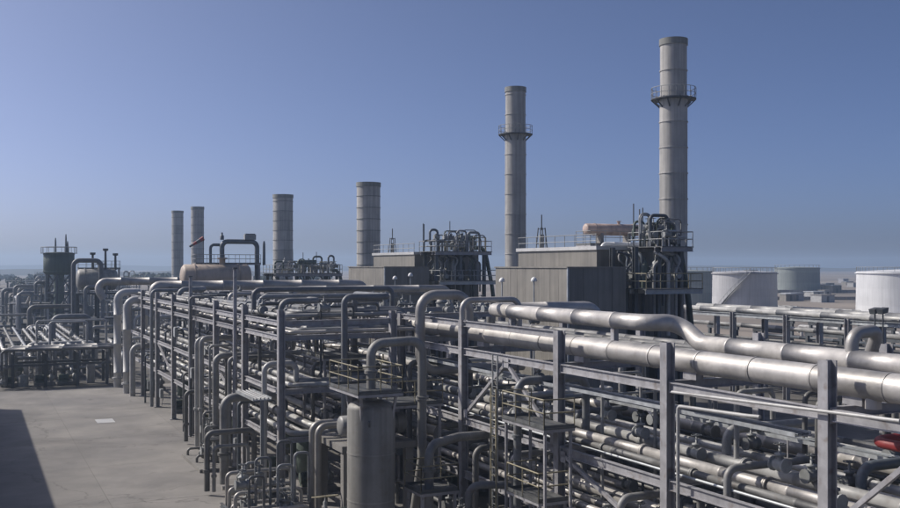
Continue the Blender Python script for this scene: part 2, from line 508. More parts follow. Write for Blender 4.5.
# ------------------------------------------------------------------ the big silver pipes on the main rack
P1X, P1R = 22.6, 0.41
z1 = A_DECK[0] + P1R + 0.2
p1 = thing('process_pipe', 'largest silver clad pipe, straight along the front of the main rack top', 'pipe', (P1X, -4, z1))
yy = -4.0
rs = random.Random(11)
while yy < 73:
    L = min(2.6, 74 - yy)
    obj('cladding_section', MB().tube([(P1X, yy, z1), (P1X, yy + L, z1)], P1R + rs.uniform(-0.006, 0.006), 28), 'cladding', p1)
    obj('cladding_band', MB().cyl((P1X, yy + L - 0.04, z1), (P1X, yy + L + 0.04, z1), P1R + 0.018, 28), 'cladding', p1)
    yy += L
obj('elbow', MB().tube([(P1X, 73.9, z1), (P1X, 76, z1), (P1X, 76, 5.4), (P1X, 82, 5.4)], P1R, 24, 1.1), 'cladding', p1)
for y in A_Y[:10]:
    obj('pipe_shoe', MB().box(P1X - 0.16, P1X + 0.16, y - 0.35, y + 0.35, A_DECK[0], z1 - P1R + 0.05), 'steel', p1)
obj('branch_stub', MB().cyl((P1X, 20.0, z1 - 0.2), (P1X, 20.0, z1 - P1R - 0.24), 0.22, 16), 'cladding', p1)

z3 = A_TOP + 0.36
z2 = 8.95
p3 = pipe([(31.0, 46.0, z3 - 0.9), (31.0, 46.0, z3), (24.2, 46.0, z3), (24.2, 32.4, z3), (25.7, 32.4, z3), (25.7, 31.0, z2), (25.7, -4, z2)], 0.34,
     'silver clad pipe that steps sideways and drops behind the largest pipe', 'cladding', bend=0.95, n=24, band=2.7,
     stools=[((25.7, y, z2), A_DECK[0]) for y in A_Y[:4]] + [((24.2, y, z3), A_DECK[0]) for y in (34.7, 43.5)])
pipe([(25.7, 23.6, z2 + 0.2), (25.7, 23.6, 9.8), (26.9, 23.6, 9.9), (27.1, 24.4, 8.3)], 0.21, 'short shiny elbow pipe rising off the pipe behind the largest pipe', 'cladding', bend=0.4, n=20, band=0)
pipe([(28.1, -4, A_DECK[0] + 0.2), (28.1, 104, A_DECK[0] + 0.2)], 0.2, 'medium grey pipe on the main rack upper deck, just behind the stepped pipe', 'cladding_dull', 'pipes on the main rack upper deck')
pipe([(29.2, -4, A_DECK[0] + 0.2), (29.2, 104, A_DECK[0] + 0.2)], 0.2, 'medium grey pipe on the main rack upper deck, second behind the stepped pipe', 'cladding_dull', 'pipes on the main rack upper deck')
pipe([(30.6, -4, A_DECK[0] + 0.2), (30.6, 104, A_DECK[0] + 0.2)], 0.2, 'medium grey pipe on the main rack upper deck, nearest the back columns', 'cladding_dull', 'pipes on the main rack upper deck')
pipe([(24.0, 50, A_DECK[0] + 0.2), (24.0, 104, A_DECK[0] + 0.2)], 0.2, 'medium grey pipe on the main rack upper deck, starting behind the curved C-shaped crossover', 'cladding_dull', 'pipes on the main rack upper deck')

# crossover loops standing proud of the rack front
pipe([(23.7, 47.3, 8.1), (23.7, 47.3, 10.5), (20.9, 47.3, 10.5), (20.9, 47.3, 6.6), (27, 47.3, 6.6)], 0.26, 'bright C-shaped crossover pipe looping over the edge of the main rack', 'cladding', bend=0.85, n=22, band=0)
pipe([(22.05, 44.7, 8.0), (22.05, 44.7, 10.3), (25.3, 44.7, 10.3), (25.3, 44.7, 8.1)], 0.15, 'small silver gooseneck pipe at the end of the stepped pipe', 'cladding', bend=0.5, n=18, band=0)
pipe([(16.8, 47.4, 0), (16.8, 47.4, 10.45), (19.2, 47.4, 10.45), (19.2, 52.5, 10.45), (19.2, 52.5, 8.5)], 0.16, 'tall slim upright pipe with square bend beside the grey vertical vessel', 'pipe_paint', bend=0.35, band=0)
pipe([(20.6, 69.5, 8.6), (20.6, 69.5, 10.3), (33.2, 69.5, 10.3), (33.2, 69.5, 0)], 0.26, 'bright pipe with curved end crossing above the main rack', 'cladding', bend=0.8, n=20, band=3)
pipe([(20.7, 77.5, 8.6), (20.7, 77.5, 9.75), (34.5, 77.5, 9.75), (34.5, 77.5, 0)], 0.18, 'thin grey pipe crossing above the main rack behind the bright one', 'cladding_dull', bend=0.5, band=3)
for k, (px, dep, X, zt) in enumerate([(253, 59, 15.0, 10.6), (261, 61.6, 16.0, 10.1), (277, 62.5, 17.2, 9.8)]):
    y = (dep - X * math.sin(YAW)) / math.cos(YAW)
    pipe([(X, y, 8.45), (X, y, zt), (23.8 + 0.5 * k, y, zt), (23.8 + 0.5 * k, y, 8.07)], 0.15, ['tallest', 'middle', 'lowest'][k] + ' of three hooked pipes crossing between the two racks', 'pipe_paint', 'hooked pipes between the two racks', bend=0.4, band=0)

# big cross ducts over the yard-side rack
pipe([(14.6, 90.2, 9.3), (13.4, 90.2, 10.25), (34, 90.2, 10.25), (34, 90.2, 0)], 0.44, 'thick pale pipe lying crosswise over the yard-side rack before the tan vessel', 'cladding', bend=0.8, n=24, band=3.2)
pipe([(14.6, 129, 8.0), (13.2, 129, 10.1), (26, 129, 10.1), (26, 129, 0)], 0.46, 'thick pale pipe crossing beyond the end of the yard-side rack', 'cladding', bend=0.9, n=24, band=3.2)
# tall upright pair at the rack's far corner
for k, (px, py, zt) in enumerate([(117.5, 387, 9.4), (127, 393, 8.8)]):
    b_ = on_z(px, py, 0)
    pipe([(b_.x, b_.y, 0), (b_.x, b_.y, zt), (b_.x + 2.6, b_.y, zt), (b_.x + 2.6, b_.y, 5.5)], 0.36, ['taller', 'shorter'][k] + ' of two thick pale upright pipes at the yard corner', 'pipe_pale', 'pair of upright pipes at the yard corner', bend=0.8, n=18, band=2.8,
         flanges=[((b_.x, b_.y, 0.9), (0, 0, 1))])
b_ = on_z(132.5, 396, 0)
pipe([(b_.x, b_.y, 0), (b_.x, b_.y, 4.6), (b_.x + 2.2, b_.y, 4.6), (b_.x + 2.2, b_.y, 3.2)], 0.26, 'shorter pale hooked pipe beside the upright pair at the yard corner', 'pipe_white', bend=0.6, n=16, band=0)

# ------------------------------------------------------------------ pipes lying on the decks
ORD = ['first', 'second', 'third', 'fourth', 'fifth', 'sixth', 'seventh', 'eighth', 'ninth', 'tenth']
def deck_pipes(xs_r, z, y0, y1, where, group, mats, seed, turn=None):
    r0 = random.Random(seed)
    for k, (x, r) in enumerate(xs_r):
        ya, yb = y0 + r0.uniform(-1, 2.5), y1 + r0.uniform(-2.5, 1)
        zc = z + r + 0.005
        path = [(x, ya, zc), (x, yb, zc)]
        if turn:                              # the near end swings over to the main rack, or drops to the deck below
            ya = y0 + 0.62 * k
            path = [(22.0 + 0.25 * k, ya, zc - 0.9), (22.0 + 0.25 * k, ya, zc), (x, ya, zc), (x, yb, zc)]
        m = r0.choice(mats)
        pipe(path, r, ORD[k] + ' pipe from the yard edge on ' + where, m, group, band=r0.choice([2.2, 3.1, 4.2]), bend=r * 2.6,
             flanges=[((x, yf + r0.uniform(-2.5, 2.5), zc), (0, 1, 0)) for yf in ((56, 66, 78, 90) if turn else (17, 25, 33, 41, 55))])
deck_pipes([(22.4, 0.13), (23.15, 0.2), (24.6, 0.21), (25.5, 0.12), (26.4, 0.16), (28.6, 0.26), (29.5, 0.14), (30.4, 0.2), (31.2, 0.24)], A_DECK[1], -4, 104,
           'the middle deck of the main rack', 'pipes on the main rack middle deck', ['cladding', 'cladding_dull', 'cladding_dull', 'pipe_white'], 21)
deck_pipes([(22.3, 0.16), (23.2, 0.14), (24.2, 0.28), (25.8, 0.18), (26.6, 0.2), (27.6, 0.12), (28.6, 0.3), (30.0, 0.2), (31.0, 0.14)], A_DECK[2], -4, 104,
           'the lowest deck of the main rack', 'pipes on the main rack lowest deck', ['cladding', 'cladding_dull', 'cladding_dull', 'pipe_paint'], 22)
deck_pipes([(15.0, 0.12), (15.6, 0.17), (16.3, 0.2), (17.2, 0.14), (18.0, 0.22), (19.0, 0.16), (19.8, 0.1)], B_DECK[0], 52, 103,
           'the top deck of the yard-side rack', 'pipes on the yard-side rack top deck', ['cladding_dull', 'cladding_dull', 'pipe_white', 'pipe_paint'], 23, True)
deck_pipes([(14.9, 0.1), (15.5, 0.14), (16.2, 0.18), (17.1, 0.12), (18.0, 0.16), (18.9, 0.12)], B_DECK[1], 50.3, 103,
           'the second deck of the yard-side rack', 'pipes on the yard-side rack second deck', ['cladding', 'cladding_dull', 'pipe_paint'], 24, True)
deck_pipes([(14.9, 0.13), (15.6, 0.2), (16.5, 0.17), (17.5, 0.24), (18.6, 0.14), (19.5, 0.18)], B_DECK[2], 50.0, 103,
           'the third deck of the yard-side rack', 'pipes on the yard-side rack third deck', ['pipe_white', 'cladding', 'cladding_dull'], 25, True)
deck_pipes([(14.9, 0.15), (15.6, 0.12), (16.4, 0.22), (17.5, 0.16), (18.5, 0.2)], B_DECK[3], 50.0, 103,
           'the lowest deck of the yard-side rack', 'pipes on the yard-side rack lowest deck', ['pipe_white', 'cladding', 'cladding_dull'], 26, True)

# thin service pipes on the rack front, near bays
def front_pipe(pts, r, label, X=21.15, material='pipe_white'):
    pipe([on_x(px, py, X) for (px, py) in pts], r, label, material, band=0, bend=0.15, n=10)
front_pipe([(672, 392), (752, 402), (900, 421)], 0.05, 'thin pale tube running level along the rack front')
front_pipe([(678, 560), (678, 406), (745, 415.5), (760, 417)], 0.06, 'thin pale tube rising then turning along the rack front')

# steep pipe with a hook in front of the rack
q = on_x(517.5, 381, 20.6)
pipe([(20.6, q.y, 0), (20.6, q.y, q.z), (24.0, q.y, q.z), (24.0, q.y, 4.8)], 0.17, 'upright grey hooked pipe in front of the inverted V brace', 'pipe_paint', bend=0.5, n=16, band=0, flanges=[((20.6, q.y, q.z - 2.3), (0, 0, 1))])
pipe([(20.25, q.y - 0.1, 2.9), (18.6, q.y + 0.6, 2.9), (18.6, q.y + 0.6, 0)], 0.16, 'low bent pipe leading to the hooked upright pipe', 'pipe_paint', bend=0.5, n=14, band=0)

# red line and equipment beyond the nearest column
pipe([(23.6, -4, 6.9), (23.6, 21.0, 6.9), (25.5, 21.0, 6.9)], 0.15, 'red painted pipe hung under the upper deck behind the nearest column', 'red_paint', bend=0.6, n=18, band=3)

# ================================================================== PLATFORMS, LADDERS
def platform(x0, x1, y0, y1, z, label, rails='NSEW', rmat='rail_yellow', legs=0.0, group=None, name='access_platform', legs_to=0.0, h=1.1, deckmat='grating'):
    t = thing(name, label, 'platform', ((x0+x1)/2, (y0+y1)/2, z - 0.1), group)
    obj('deck', MB().box(x0, x1, y0, y1, z - 0.05, z), deckmat, t)
    e = MB()
    for (a, b) in (((x0, y0), (x1, y0)), ((x1, y0), (x1, y1)), ((x1, y1), (x0, y1)), ((x0, y1), (x0, y0))):
        pass
    obj('deck_frame', MB().box(x0 + 0.02, x1 - 0.02, y0 + 0.02, y1 - 0.02, z - 0.17, z - 0.052), 'steel', t)
    edges = {'W': ((x0, y0), (x0, y1)), 'E': ((x1, y0), (x1, y1)), 'S': ((x0, y0), (x1, y0)), 'N': ((x0, y1), (x1, y1))}
    ins = 0.04
    for k in rails:
        (a, b) = edges[k]
        fx = lambda p: (min(max(p[0], x0 + ins), x1 - ins), min(max(p[1], y0 + ins), y1 - ins))
        a, b = fx(a), fx(b)
        L = math.dist(a, b); m = max(1, round(L / 1.3))
        for zz, nm in ((z + h, 'handrail'), (z + h * 0.53, 'mid_rail')):
            obj(nm, MB().cyl((a[0], a[1], zz), (b[0], b[1], zz), 0.03, 6), rmat, t)
        obj('toe_board', MB().bar((a[0], a[1], z + 0.06), (b[0], b[1], z + 0.06), 0.015, 0.11), 'grating', t)
        for i in range(m + 1):
            if i == m and k in 'WE' and ('N' in rails): continue
            x, y = a[0] + (b[0]-a[0])*i/m, a[1] + (b[1]-a[1])*i/m
            obj('rail_post', MB().cyl((x, y, z), (x, y, z + h), 0.028, 6), rmat, t)
    if legs:
        for x in (x0 + 0.15, x1 - 0.15):
            for y in (y0 + 0.15, y1 - 0.15):
                obj('leg', MB().bar((x, y, legs_to), (x, y, z - 0.16), legs), 'steel', t)
    return t
def ladder(x, y, z0, z1, label, axis='y', wdt=0.45, rmat='rail_yellow'):
    t = thing('ladder', label, 'ladder', (x, y, z0))
    d = V((0, wdt/2, 0)) if axis == 'y' else V((wdt/2, 0, 0))
    for s in (-1, 1):
        obj('side_rail', MB().bar(V((x, y, z0)) + d*s, V((x, y, z1)) + d*s, 0.06), rmat, t)
    z = z0 + 0.3
    while z < z1 - 0.1:
        obj('rung', MB().cyl(V((x, y, z)) - d*0.98, V((x, y, z)) + d*0.98, 0.015, 6), rmat, t)
        z += 0.33
    return t

# platform over the vertical vessel, with the vessel and its overhead line
VX, VY, VR, VT = 15.5, 40.3, 1.03, 5.95
t = thing('vertical_vessel', 'pale grey upright cylindrical vessel under a railed platform', 'vessel', (VX, VY, 0))
obj('shell', MB().lathe((VX, VY, 0.3), (0, 0, 1), [(0, VR), (VT - 0.36, VR), (VT - 0.27, VR * 0.98), (VT - 0.18, VR * 0.92), (VT - 0.09, VR * 0.75), (VT - 0.03, VR * 0.45), (VT, 0.05)], 40), 'vessel_grey', t)
obj('skirt', MB().cyl((VX, VY, 0.0), (VX, VY, 0.302), VR + 0.06, 36), 'concrete', t)
for z in (2.0, 4.0):
    obj('weld_band', MB().cyl((VX, VY, z - 0.03), (VX, VY, z + 0.03), VR + 0.012, 40), 'vessel_grey', t)
obj('nozzle', MB().cyl((VX, VY, VT + 0.2), (VX, VY, VT + 0.65), 0.26, 18), 'vessel_grey', t)
for (a, z) in ((-115, 5.35), (-118, 1.2)):
    dx, dy = math.cos(rad(a)), math.sin(rad(a))
    obj('lifting_lug', MB().bar((VX + dx * (VR - 0.02), VY + dy * (VR - 0.02), z - 0.12), (VX + dx * (VR + 0.1), VY + dy * (VR + 0.1), z + 0.12), 0.08), 'steel_dark', t)
platform(14.3, 16.35, 38.7, 42.4, 6.72, 'railed grating platform on top of the grey upright vessel', 'WSNE', 'rail_yellow')
for k, (dx, dy) in enumerate([(-0.8, -0.9), (0.8, -0.9), (-0.8, 0.9), (0.8, 0.9)]):
    obj('platform_bracket', MB().bar((VX + dx * 0.85, VY + dy * 0.7, 5.3), (VX + dx, VY + dy, 6.56), 0.1), 'steel', t)
pipe([(VX, VY, VT + 0.66), (VX, VY, 8.65), (17.9, VY + 0.0, 8.75), (17.9, VY, 3.6), (17.9, VY + 1.2, 0)], 0.2, 'overhead pipe arching out of the grey upright vessel', 'vessel_grey', bend=0.55, n=18, band=0, flanges=[((VX, VY, VT + 1.5), (0, 0, 1)), ((17.9, VY, 6.2), (0, 0, 1))])
platform(16.9, 18.7, 38.2, 40.0, 2.5, 'small low railed platform beside the grey upright vessel', 'WSNE', 'rail_yellow', legs=0.12)
pipe([(17.6, 38.9, 0), (17.6, 38.9, 4.35), (19.6, 40.2, 4.35), (21.0, 41.0, 4.2), (24, 42, 4.1)], 0.2, 'curved grey pipe rising through the small low platform', 'cladding_dull', bend=0.6, n=16, band=0, flanges=[((17.6, 38.9, 3.3), (0, 0, 1))])
# platforms standing on the front of the main rack
platform(19.75, 21.2, 33.0, 36.4, 5.75, 'upper yellow-railed platform on the main rack front', 'WSN', 'rail_yellow', legs=0.1)
platform(19.75, 21.2, 33.4, 36.0, 2.85, 'lower yellow-railed platform on the main rack front', 'WSN', 'rail_yellow', legs=0.1, legs_to=0.0)
ladder(19.6, 36.8, 0, 6.9, 'yellowish ladder beside the stacked railed platforms')
ladder(21.22, 39.7, 0, 8.0, 'slim ladder hanging under the inverted V brace', rmat='rail_grey')
platform(17.6, 20.6, 43.8, 46.6, 5.4, 'railed service platform between the vessel and the main rack', 'WS', 'rail_yellow', legs=0.12)
platform(17.2, 20.0, 52.0, 56.0, 7.0, 'yellow railed platform inside the end bay of the yard-side rack', 'WS', 'rail_yellow', legs=0.12)

# ================================================================== VALVES, PUMPS, EXCHANGERS
def make_valve(r, label, group):
    t = thing('valve', label, 'valve', (0, 0, 0), group)
    obj('body', MB().lathe((-0.3, 0, 0), (1, 0, 0), [(0, r*1.5), (0.06, r*1.5), (0.07, r), (0.2, r*1.15), (0.3, r*1.4), (0.4, r*1.15), (0.53, r), (0.54, r*1.5), (0.6, r*1.5)], 12), 'equip_grey', t)
    obj('bonnet', MB().lathe((0, 0, r), (0, 0, 1), [(0, r*0.9), (0.12, r*0.7), (0.13, r*1.1), (0.2, r*1.1), (0.21, 0.05), (0.55, 0.03)], 10), 'equip_grey', t)
    w_ = MB().torus((0, 0, r + 0.5), (0, 0, 1), 0.19, 0.018, 14, 5)
    w_.bar((-0.19, 0, r + 0.5), (0.19, 0, r + 0.5), 0.025); w_.bar((0, -0.19, r + 0.501), (0, 0.19, r + 0.501), 0.025)
    obj('handwheel', w_, 'steel_dark', t)
    return t
valve0 = make_valve(0.16, 'hand-wheel valve on the front skid pipework', 'valves on the front skid')
used = [False]
def valve(x, y, z, rz, label, group):
    if not used[0]:
        used[0] = True; o = valve0; o.location = (x, y, z); o['label'] = label; o['group'] = group
    else: o = dup(valve0, (x, y, z), label, group)
    o.rotation_euler = (0, 0, rz)
    return o
def make_pump(label, group):
    t = thing('pump', label, 'pump', (0, 0, 0), group)
    obj('base_plinth', MB().box(-1.0, 1.0, -0.4, 0.4, 0, 0.3), 'concrete', t)
    b = MB().cyl((-0.9, 0, 0.75), (0.05, 0, 0.75), 0.3, 16)
    for k in range(8):
        b.cyl((-0.8 + k * 0.1, 0, 0.75), (-0.77 + k * 0.1, 0, 0.75), 0.34, 16)
    b.box(-0.85, 0.0, -0.25, 0.25, 0.3, 0.5)
    obj('motor', b, 'equip_green', t)
    obj('coupling_guard', MB().cyl((0.05, 0, 0.75), (0.4, 0, 0.75), 0.17, 12), 'rail_yellow', t)
    b = MB().lathe((0.4, 0, 0.75), (1, 0, 0), [(0, 0.2), (0.1, 0.38), (0.3, 0.4), (0.36, 0.3), (0.45, 0.18), (0.55, 0.18)], 16)
    b.box(0.45, 0.8, -0.2, 0.2, 0.3, 0.5)
    obj('casing', b, 'equip_grey', t)
    obj('discharge_nozzle', MB().lathe((0.58, 0, 1.0), (0, 0, 1), [(0, 0.12), (0.4, 0.12), (0.41, 0.2), (0.48, 0.2)], 12), 'equip_grey', t)
    return t
pump0 = make_pump('green motor pump on a concrete plinth under the main rack', 'pumps under the main rack')
pu = False
for i, y in enumerate([24.0, 31.5, 39.0, 47.5, 55, 63, 71, 86]):
    p = (23.6 + 0.5 * (i % 3), y, 0.0)
    if not pu: pump0.location = p; pu = True
    else: dup(pump0, p)

def exchanger(c, L, r, ang, label, material='equip_grey', group=None, leg_h=None, cat='heat exchanger', ends=True):
    """horizontal drum on two saddles; c = centre of the drum"""
    cx, cy, cz = c; d = V((math.cos(ang), math.sin(ang), 0)); C = V(c)
    t = thing('horizontal_drum', label, cat, (cx, cy, cz - r - (leg_h or 0)), group)
    prof = [(-0.3*r, 0.05), (-0.27*r, 0.45*r), (-0.17*r, 0.8*r), (0, r), (L, r), (L + 0.17*r, 0.8*r), (L + 0.27*r, 0.45*r), (L + 0.3*r, 0.05)]
    obj('shell', MB().lathe(C - d * L / 2, d, prof, 24), material, t)
    for f in (0.15, 0.85):
        q = C - d * L / 2 + d * (L * f)
        obj('flange_ring', MB().cyl(q - d * 0.06, q + d * 0.06, r * 1.07, 24), material, t)
    for f in (0.25, 0.75):
        q = C - d * L / 2 + d * (L * f)
        s = V((-d.y, d.x, 0))
        b = MB().bar(V((q.x, q.y, cz - r - (leg_h or 0.0))) , V((q.x, q.y, cz - r * 0.6)), 0.01)
        b = MB(); a = s * r * 0.8; e = d * 0.14
        z0, zt = cz - r - (leg_h or 0.25), cz - r * 0.45
        b.hexa([V((q.x, q.y, z0)) - a - e, V((q.x, q.y, z0)) + a - e, V((q.x, q.y, z0)) + a + e, V((q.x, q.y, z0)) - a + e,
                V((q.x, q.y, zt)) - a - e, V((q.x, q.y, zt)) + a - e, V((q.x, q.y, zt)) + a + e, V((q.x, q.y, zt)) - a + e])
        obj('saddle', b, 'concrete' if (leg_h or 0) > 0.5 else 'steel', t)
    q = C + d * (L * 0.1)
    obj('nozzle', MB().lathe((q.x, q.y, cz + r * 0.9), (0, 0, 1), [(0, r*0.25), (r*0.5, r*0.25), (r*0.52, r*0.42), (r*0.64, r*0.42)], 12), material, t)
    return t

for i, (x, y) in enumerate([(27.5, 29.5), (27.5, 38.5), (27.5, 55.0), (27.5, 70.0)]):
    exchanger((x, y, 0.95), 5.0, 0.5, 0, 'grey heat exchanger lying on saddles under the main rack', 'equip_grey', 'heat exchangers under the main rack', leg_h=0.45)

# ---- front skid at the head of the yard-side rack
def hook(px, pyt, pyb, X, zb, x2, r, label, material='cladding_dull', group=None, down=None, fl=True, band=0):
    a = on_x(px, pyt, X)
    zz = zb if zb is not None else on_x(px, pyb, X).z
    path = [(X, a.y, zz), (X, a.y, a.z), (x2, a.y, a.z)]
    if down is not None: path.append((x2, a.y, down))
    return pipe(path, r, label, material, group, bend=r * 2.4, n=16, band=band, flanges=[((X, a.y, zz + (a.z - zz) * 0.35), (0, 0, 1))] if fl else ())
skx0, skx1, sky0, sky1 = 10.9, 14.6, 45.2, 49.0
t = thing('equipment_skid', 'low concrete skid base with valves and hooked pipes at the rack head', 'skid', (12.7, 47, 0))
obj('plinth', MB().box(skx0, skx1, sky0, sky1, 0.004, 0.22), 'concrete', t)
for x in (skx0 + 0.1, skx1 - 0.1):
    obj('frame_beam', MB().ibeam((x, sky0, 0.32), (x, sky1, 0.32), 0.14, 0.2, 0.02), 'steel_dark', t)
hook(224, 398, 0, 12.3, 0.22, 15.5, 0.24, 'thick grey hooked pipe rising from the front skid', 'cladding_dull', down=3.2)
hook(207, 433, 0, 11.1, 0.22, 13.6, 0.15, 'thin grey hooked pipe at the yard edge of the front skid', 'cladding_dull', down=0.3)
hook(214, 447, 0, 11.4, 0.22, 13.2, 0.1, 'lower small hooked pipe inside the front skid', 'cladding_dull', down=0.3)
b_ = on_z(262, 505, 0)
t = thing('cable_tray_stand', 'slim post holding a short pale cable tray above the front skid', 'tray stand', (b_.x, b_.y, 0))
obj('post', MB().bar((b_.x, b_.y, 0), (b_.x, b_.y, 5.25), 0.16), 'pipe_paint', t)
obj('tray', MB().box(b_.x - 0.45, b_.x + 0.45, b_.y - 0.1, b_.y + 3.6, 5.25, 5.31), 'galvanised', t)
for s in (-1, 1):
    obj('tray_side', MB().box(b_.x + s*0.46 - 0.015, b_.x + s*0.46 + 0.015, b_.y - 0.1, b_.y + 3.6, 5.25, 5.4), 'galvanised', t)
for k in range(4):
    obj('cable', MB().cyl((b_.x - 0.3 + 0.2*k, b_.y - 0.1, 5.35), (b_.x - 0.3 + 0.2*k, b_.y + 3.6, 5.35), 0.04, 6), 'pipe_white', t)
rs = random.Random(31)
for i in range(15):
    x, y = rs.uniform(11.2, 14.3), rs.uniform(45.5, 48.6)
    valve(x, y, rs.choice([0.62, 0.62, 1.25, 1.9]), rs.choice([0, math.pi/2]), 'hand-wheel valve on the front skid pipework', 'valves on the front skid')
for i, y in enumerate([45.7, 46.3, 46.9, 47.5, 48.1, 48.6]):
    z = [0.62, 0.62, 1.25, 0.62, 1.25, 1.9][i]
    pipe([(11.2, y, 0.22), (11.2, y, z), (14.4, y, z), (14.4, y, 0.22)], 0.1, 'short low manifold pipe on the front skid', 'cladding', 'manifold pipes on the front skid', bend=0.25, band=0, n=12, name='manifold_pipe')
for i, (x, y, h) in enumerate([(11.6, 45.9, 2.2), (12.1, 46.6, 2.9), (13.0, 46.0, 2.6), (13.5, 47.8, 3.4), (12.0, 48.2, 2.4), (14.0, 46.6, 3.0)]):
    pipe([(x, y, 0.22), (x, y, h), (x + 0.7, y, h), (x + 0.7, y, 0.6)], 0.07, 'small upright looped tube on the front skid', 'pipe_paint', 'small tubes on the front skid', bend=0.2, band=0, n=10, name='instrument_tube')
for (px, py, px2, py2, k) in ((222, 488, 252, 497, 0), (226, 493, 244, 481, 1)):
    a, c = on_z(px, py, 0.35), on_z(px2, py2, 0.35)
    pipe([a, (c.x, a.y, 0.35), c], 0.13, 'bright ground-level bent pipe at the foot of the front skid', 'cladding', 'ground-level pipes at the front skid', bend=0.3, band=0)

# ---- second skid further along the yard
t = thing('equipment_skid', 'second low skid with tangled small pipes further along the yard edge', 'skid', (12.6, 61, 0))
obj('plinth', MB().box(11.9, 14.0, 58.5, 64.0, 0.004, 0.2), 'concrete', t)
for k, (px, pyt, X) in enumerate([(197, 339, 13.3), (201.5, 338, 13.5)]):
    hook(px, pyt, 0, X, 0.2, 16.5, 0.16, 'tall pale hooked riser entering the yard-side rack', 'pipe_white', 'twin tall hooked risers', down=5.7)
hook(215.5, 356, 0, 13.2, 0.004, 17.0, 0.19, 'grey hooked riser between the front skid and the twin tall risers', 'cladding_dull', down=5.7)
hook(229.5, 358, 0, 13.7, 0.004, 17.6, 0.13, 'slim grey hooked riser standing just before the grey one', 'cladding_dull', down=5.7)
hook(186, 392, 0, 13.0, 0.2, 15.0, 0.14, 'short grey hooked riser on the second skid', 'cladding_dull', down=3.2)
rs = random.Random(33)
for i in range(10):
    valve(rs.uniform(12.2, 13.7), rs.uniform(58.8, 63.6), rs.choice([0.6, 1.2, 1.8]), rs.choice([0, math.pi/2]), 'hand-wheel valve on the second skid', 'valves on the second skid')
for i in range(8):
    x, y, h = rs.uniform(12.0, 13.0), 58.8 + i * 0.65, rs.choice([0.6, 1.2, 1.8, 2.4, 3.0])
    pipe([(x, y, 0.2), (x, y, h), (x + 0.9, y, h), (x + 0.9, y, 0.2)], 0.08, 'small looped tube on the second skid', 'cladding_dull', 'small tubes on the second skid', bend=0.2, band=0, n=10, name='instrument_tube')

# ---- drum on concrete table and pumps right of the front skid
t = thing('concrete_table', 'concrete support frame under the small drum beside the front skid', 'frame', (17.6, 47.5, 0))
for x in (16.0, 19.2):
    for y in (44.9, 48.4):
        obj('leg', MB().box(x - 0.2, x + 0.2, y - 0.2, y + 0.2, 0, 3.2), 'concrete', t)
obj('top', MB().box(15.7, 19.5, 44.6, 48.7, 3.2, 3.5), 'concrete', t)
exchanger((17.6, 45.6, 4.3), 3.2, 0.5, 0, 'small grey drum lying on the concrete frame', 'cladding_dull', leg_h=0.3)
for i, y in enumerate((46.7, 47.6)):
    pipe([(18.8, y, 4.2), (15.2, y, 4.2), (15.2, y, 0)], 0.17, 'bright elbowed pipe bending off the concrete frame', 'cladding', 'elbowed pipes off the concrete frame', bend=0.45, band=0, n=16)
pump1 = dup(pump0, (15.8, 42.9, 0), 'green motor pump standing in the open between vessel and front skid', None)
del pump1['group']
pump2 = dup(pump0, (16.6, 51.3, 0), 'green motor pump just inside the yard-side rack end bay', None)
del pump2['group']
t = thing('handwheel_stand', 'low yellowish operating stand with a big hand wheel near the vessel', 'valve stand', (14.6, 43.8, 0))
obj('pedestal', MB().lathe((14.6, 43.8, 0), (0, 0, 1), [(0, 0.3), (0.05, 0.3), (0.06, 0.12), (1.2, 0.1), (1.25, 0.04), (1.5, 0.03)], 12), 'equip_grey', t)
wh = MB().torus((14.6, 43.8, 1.45), (0, 0.2, 1), 0.6, 0.03, 22, 6)
for a in range(3):
    dx, dy = math.cos(a * 1.05) * 0.6, math.sin(a * 1.05) * 0.6
    wh.bar((14.6 - dx, 43.8 - dy, 1.45 + dy * .2), (14.6 + dx, 43.8 + dy, 1.45 - dy * .2), 0.03)
obj('wheel', wh, 'rail_yellow', t)

# equipment in the shade under the yard-side rack
for i, (x, y, r, h) in enumerate([(17.2, 54.5, 0.7, 2.4), (18.2, 61.0, 0.6, 2.6), (17.0, 69.0, 0.75, 2.3), (18.0, 77.0, 0.6, 2.6), (17.4, 92.0, 0.7, 2.4)]):
    t = thing('upright_drum', 'dark green upright drum in the shade under the yard-side rack', 'drum', (x, y, 0), 'drums under the yard-side rack')
    obj('shell', MB().lathe((x, y, 0.25), (0, 0, 1), [(0, r * 0.6), (0.1, r), (h - 0.5, r), (h - 0.32, r * 0.8), (h - 0.25, 0.1)], 20), 'equip_green', t)
    for a in range(3):
        dx, dy = r * 0.8 * math.cos(a * 2.09), r * 0.8 * math.sin(a * 2.09)
        obj('leg', MB().bar((x + dx, y + dy, 0), (x + dx, y + dy, 0.6), 0.1), 'steel_dark', t)
for i, (x, y) in enumerate([(15.8, 56.2), (15.9, 67.2), (15.7, 75.3), (15.8, 83.5), (15.9, 99.5)]):
    p = dup(pump0, (x, y, 0), 'green motor pump standing under the yard-side rack', 'pumps under the yard-side rack')

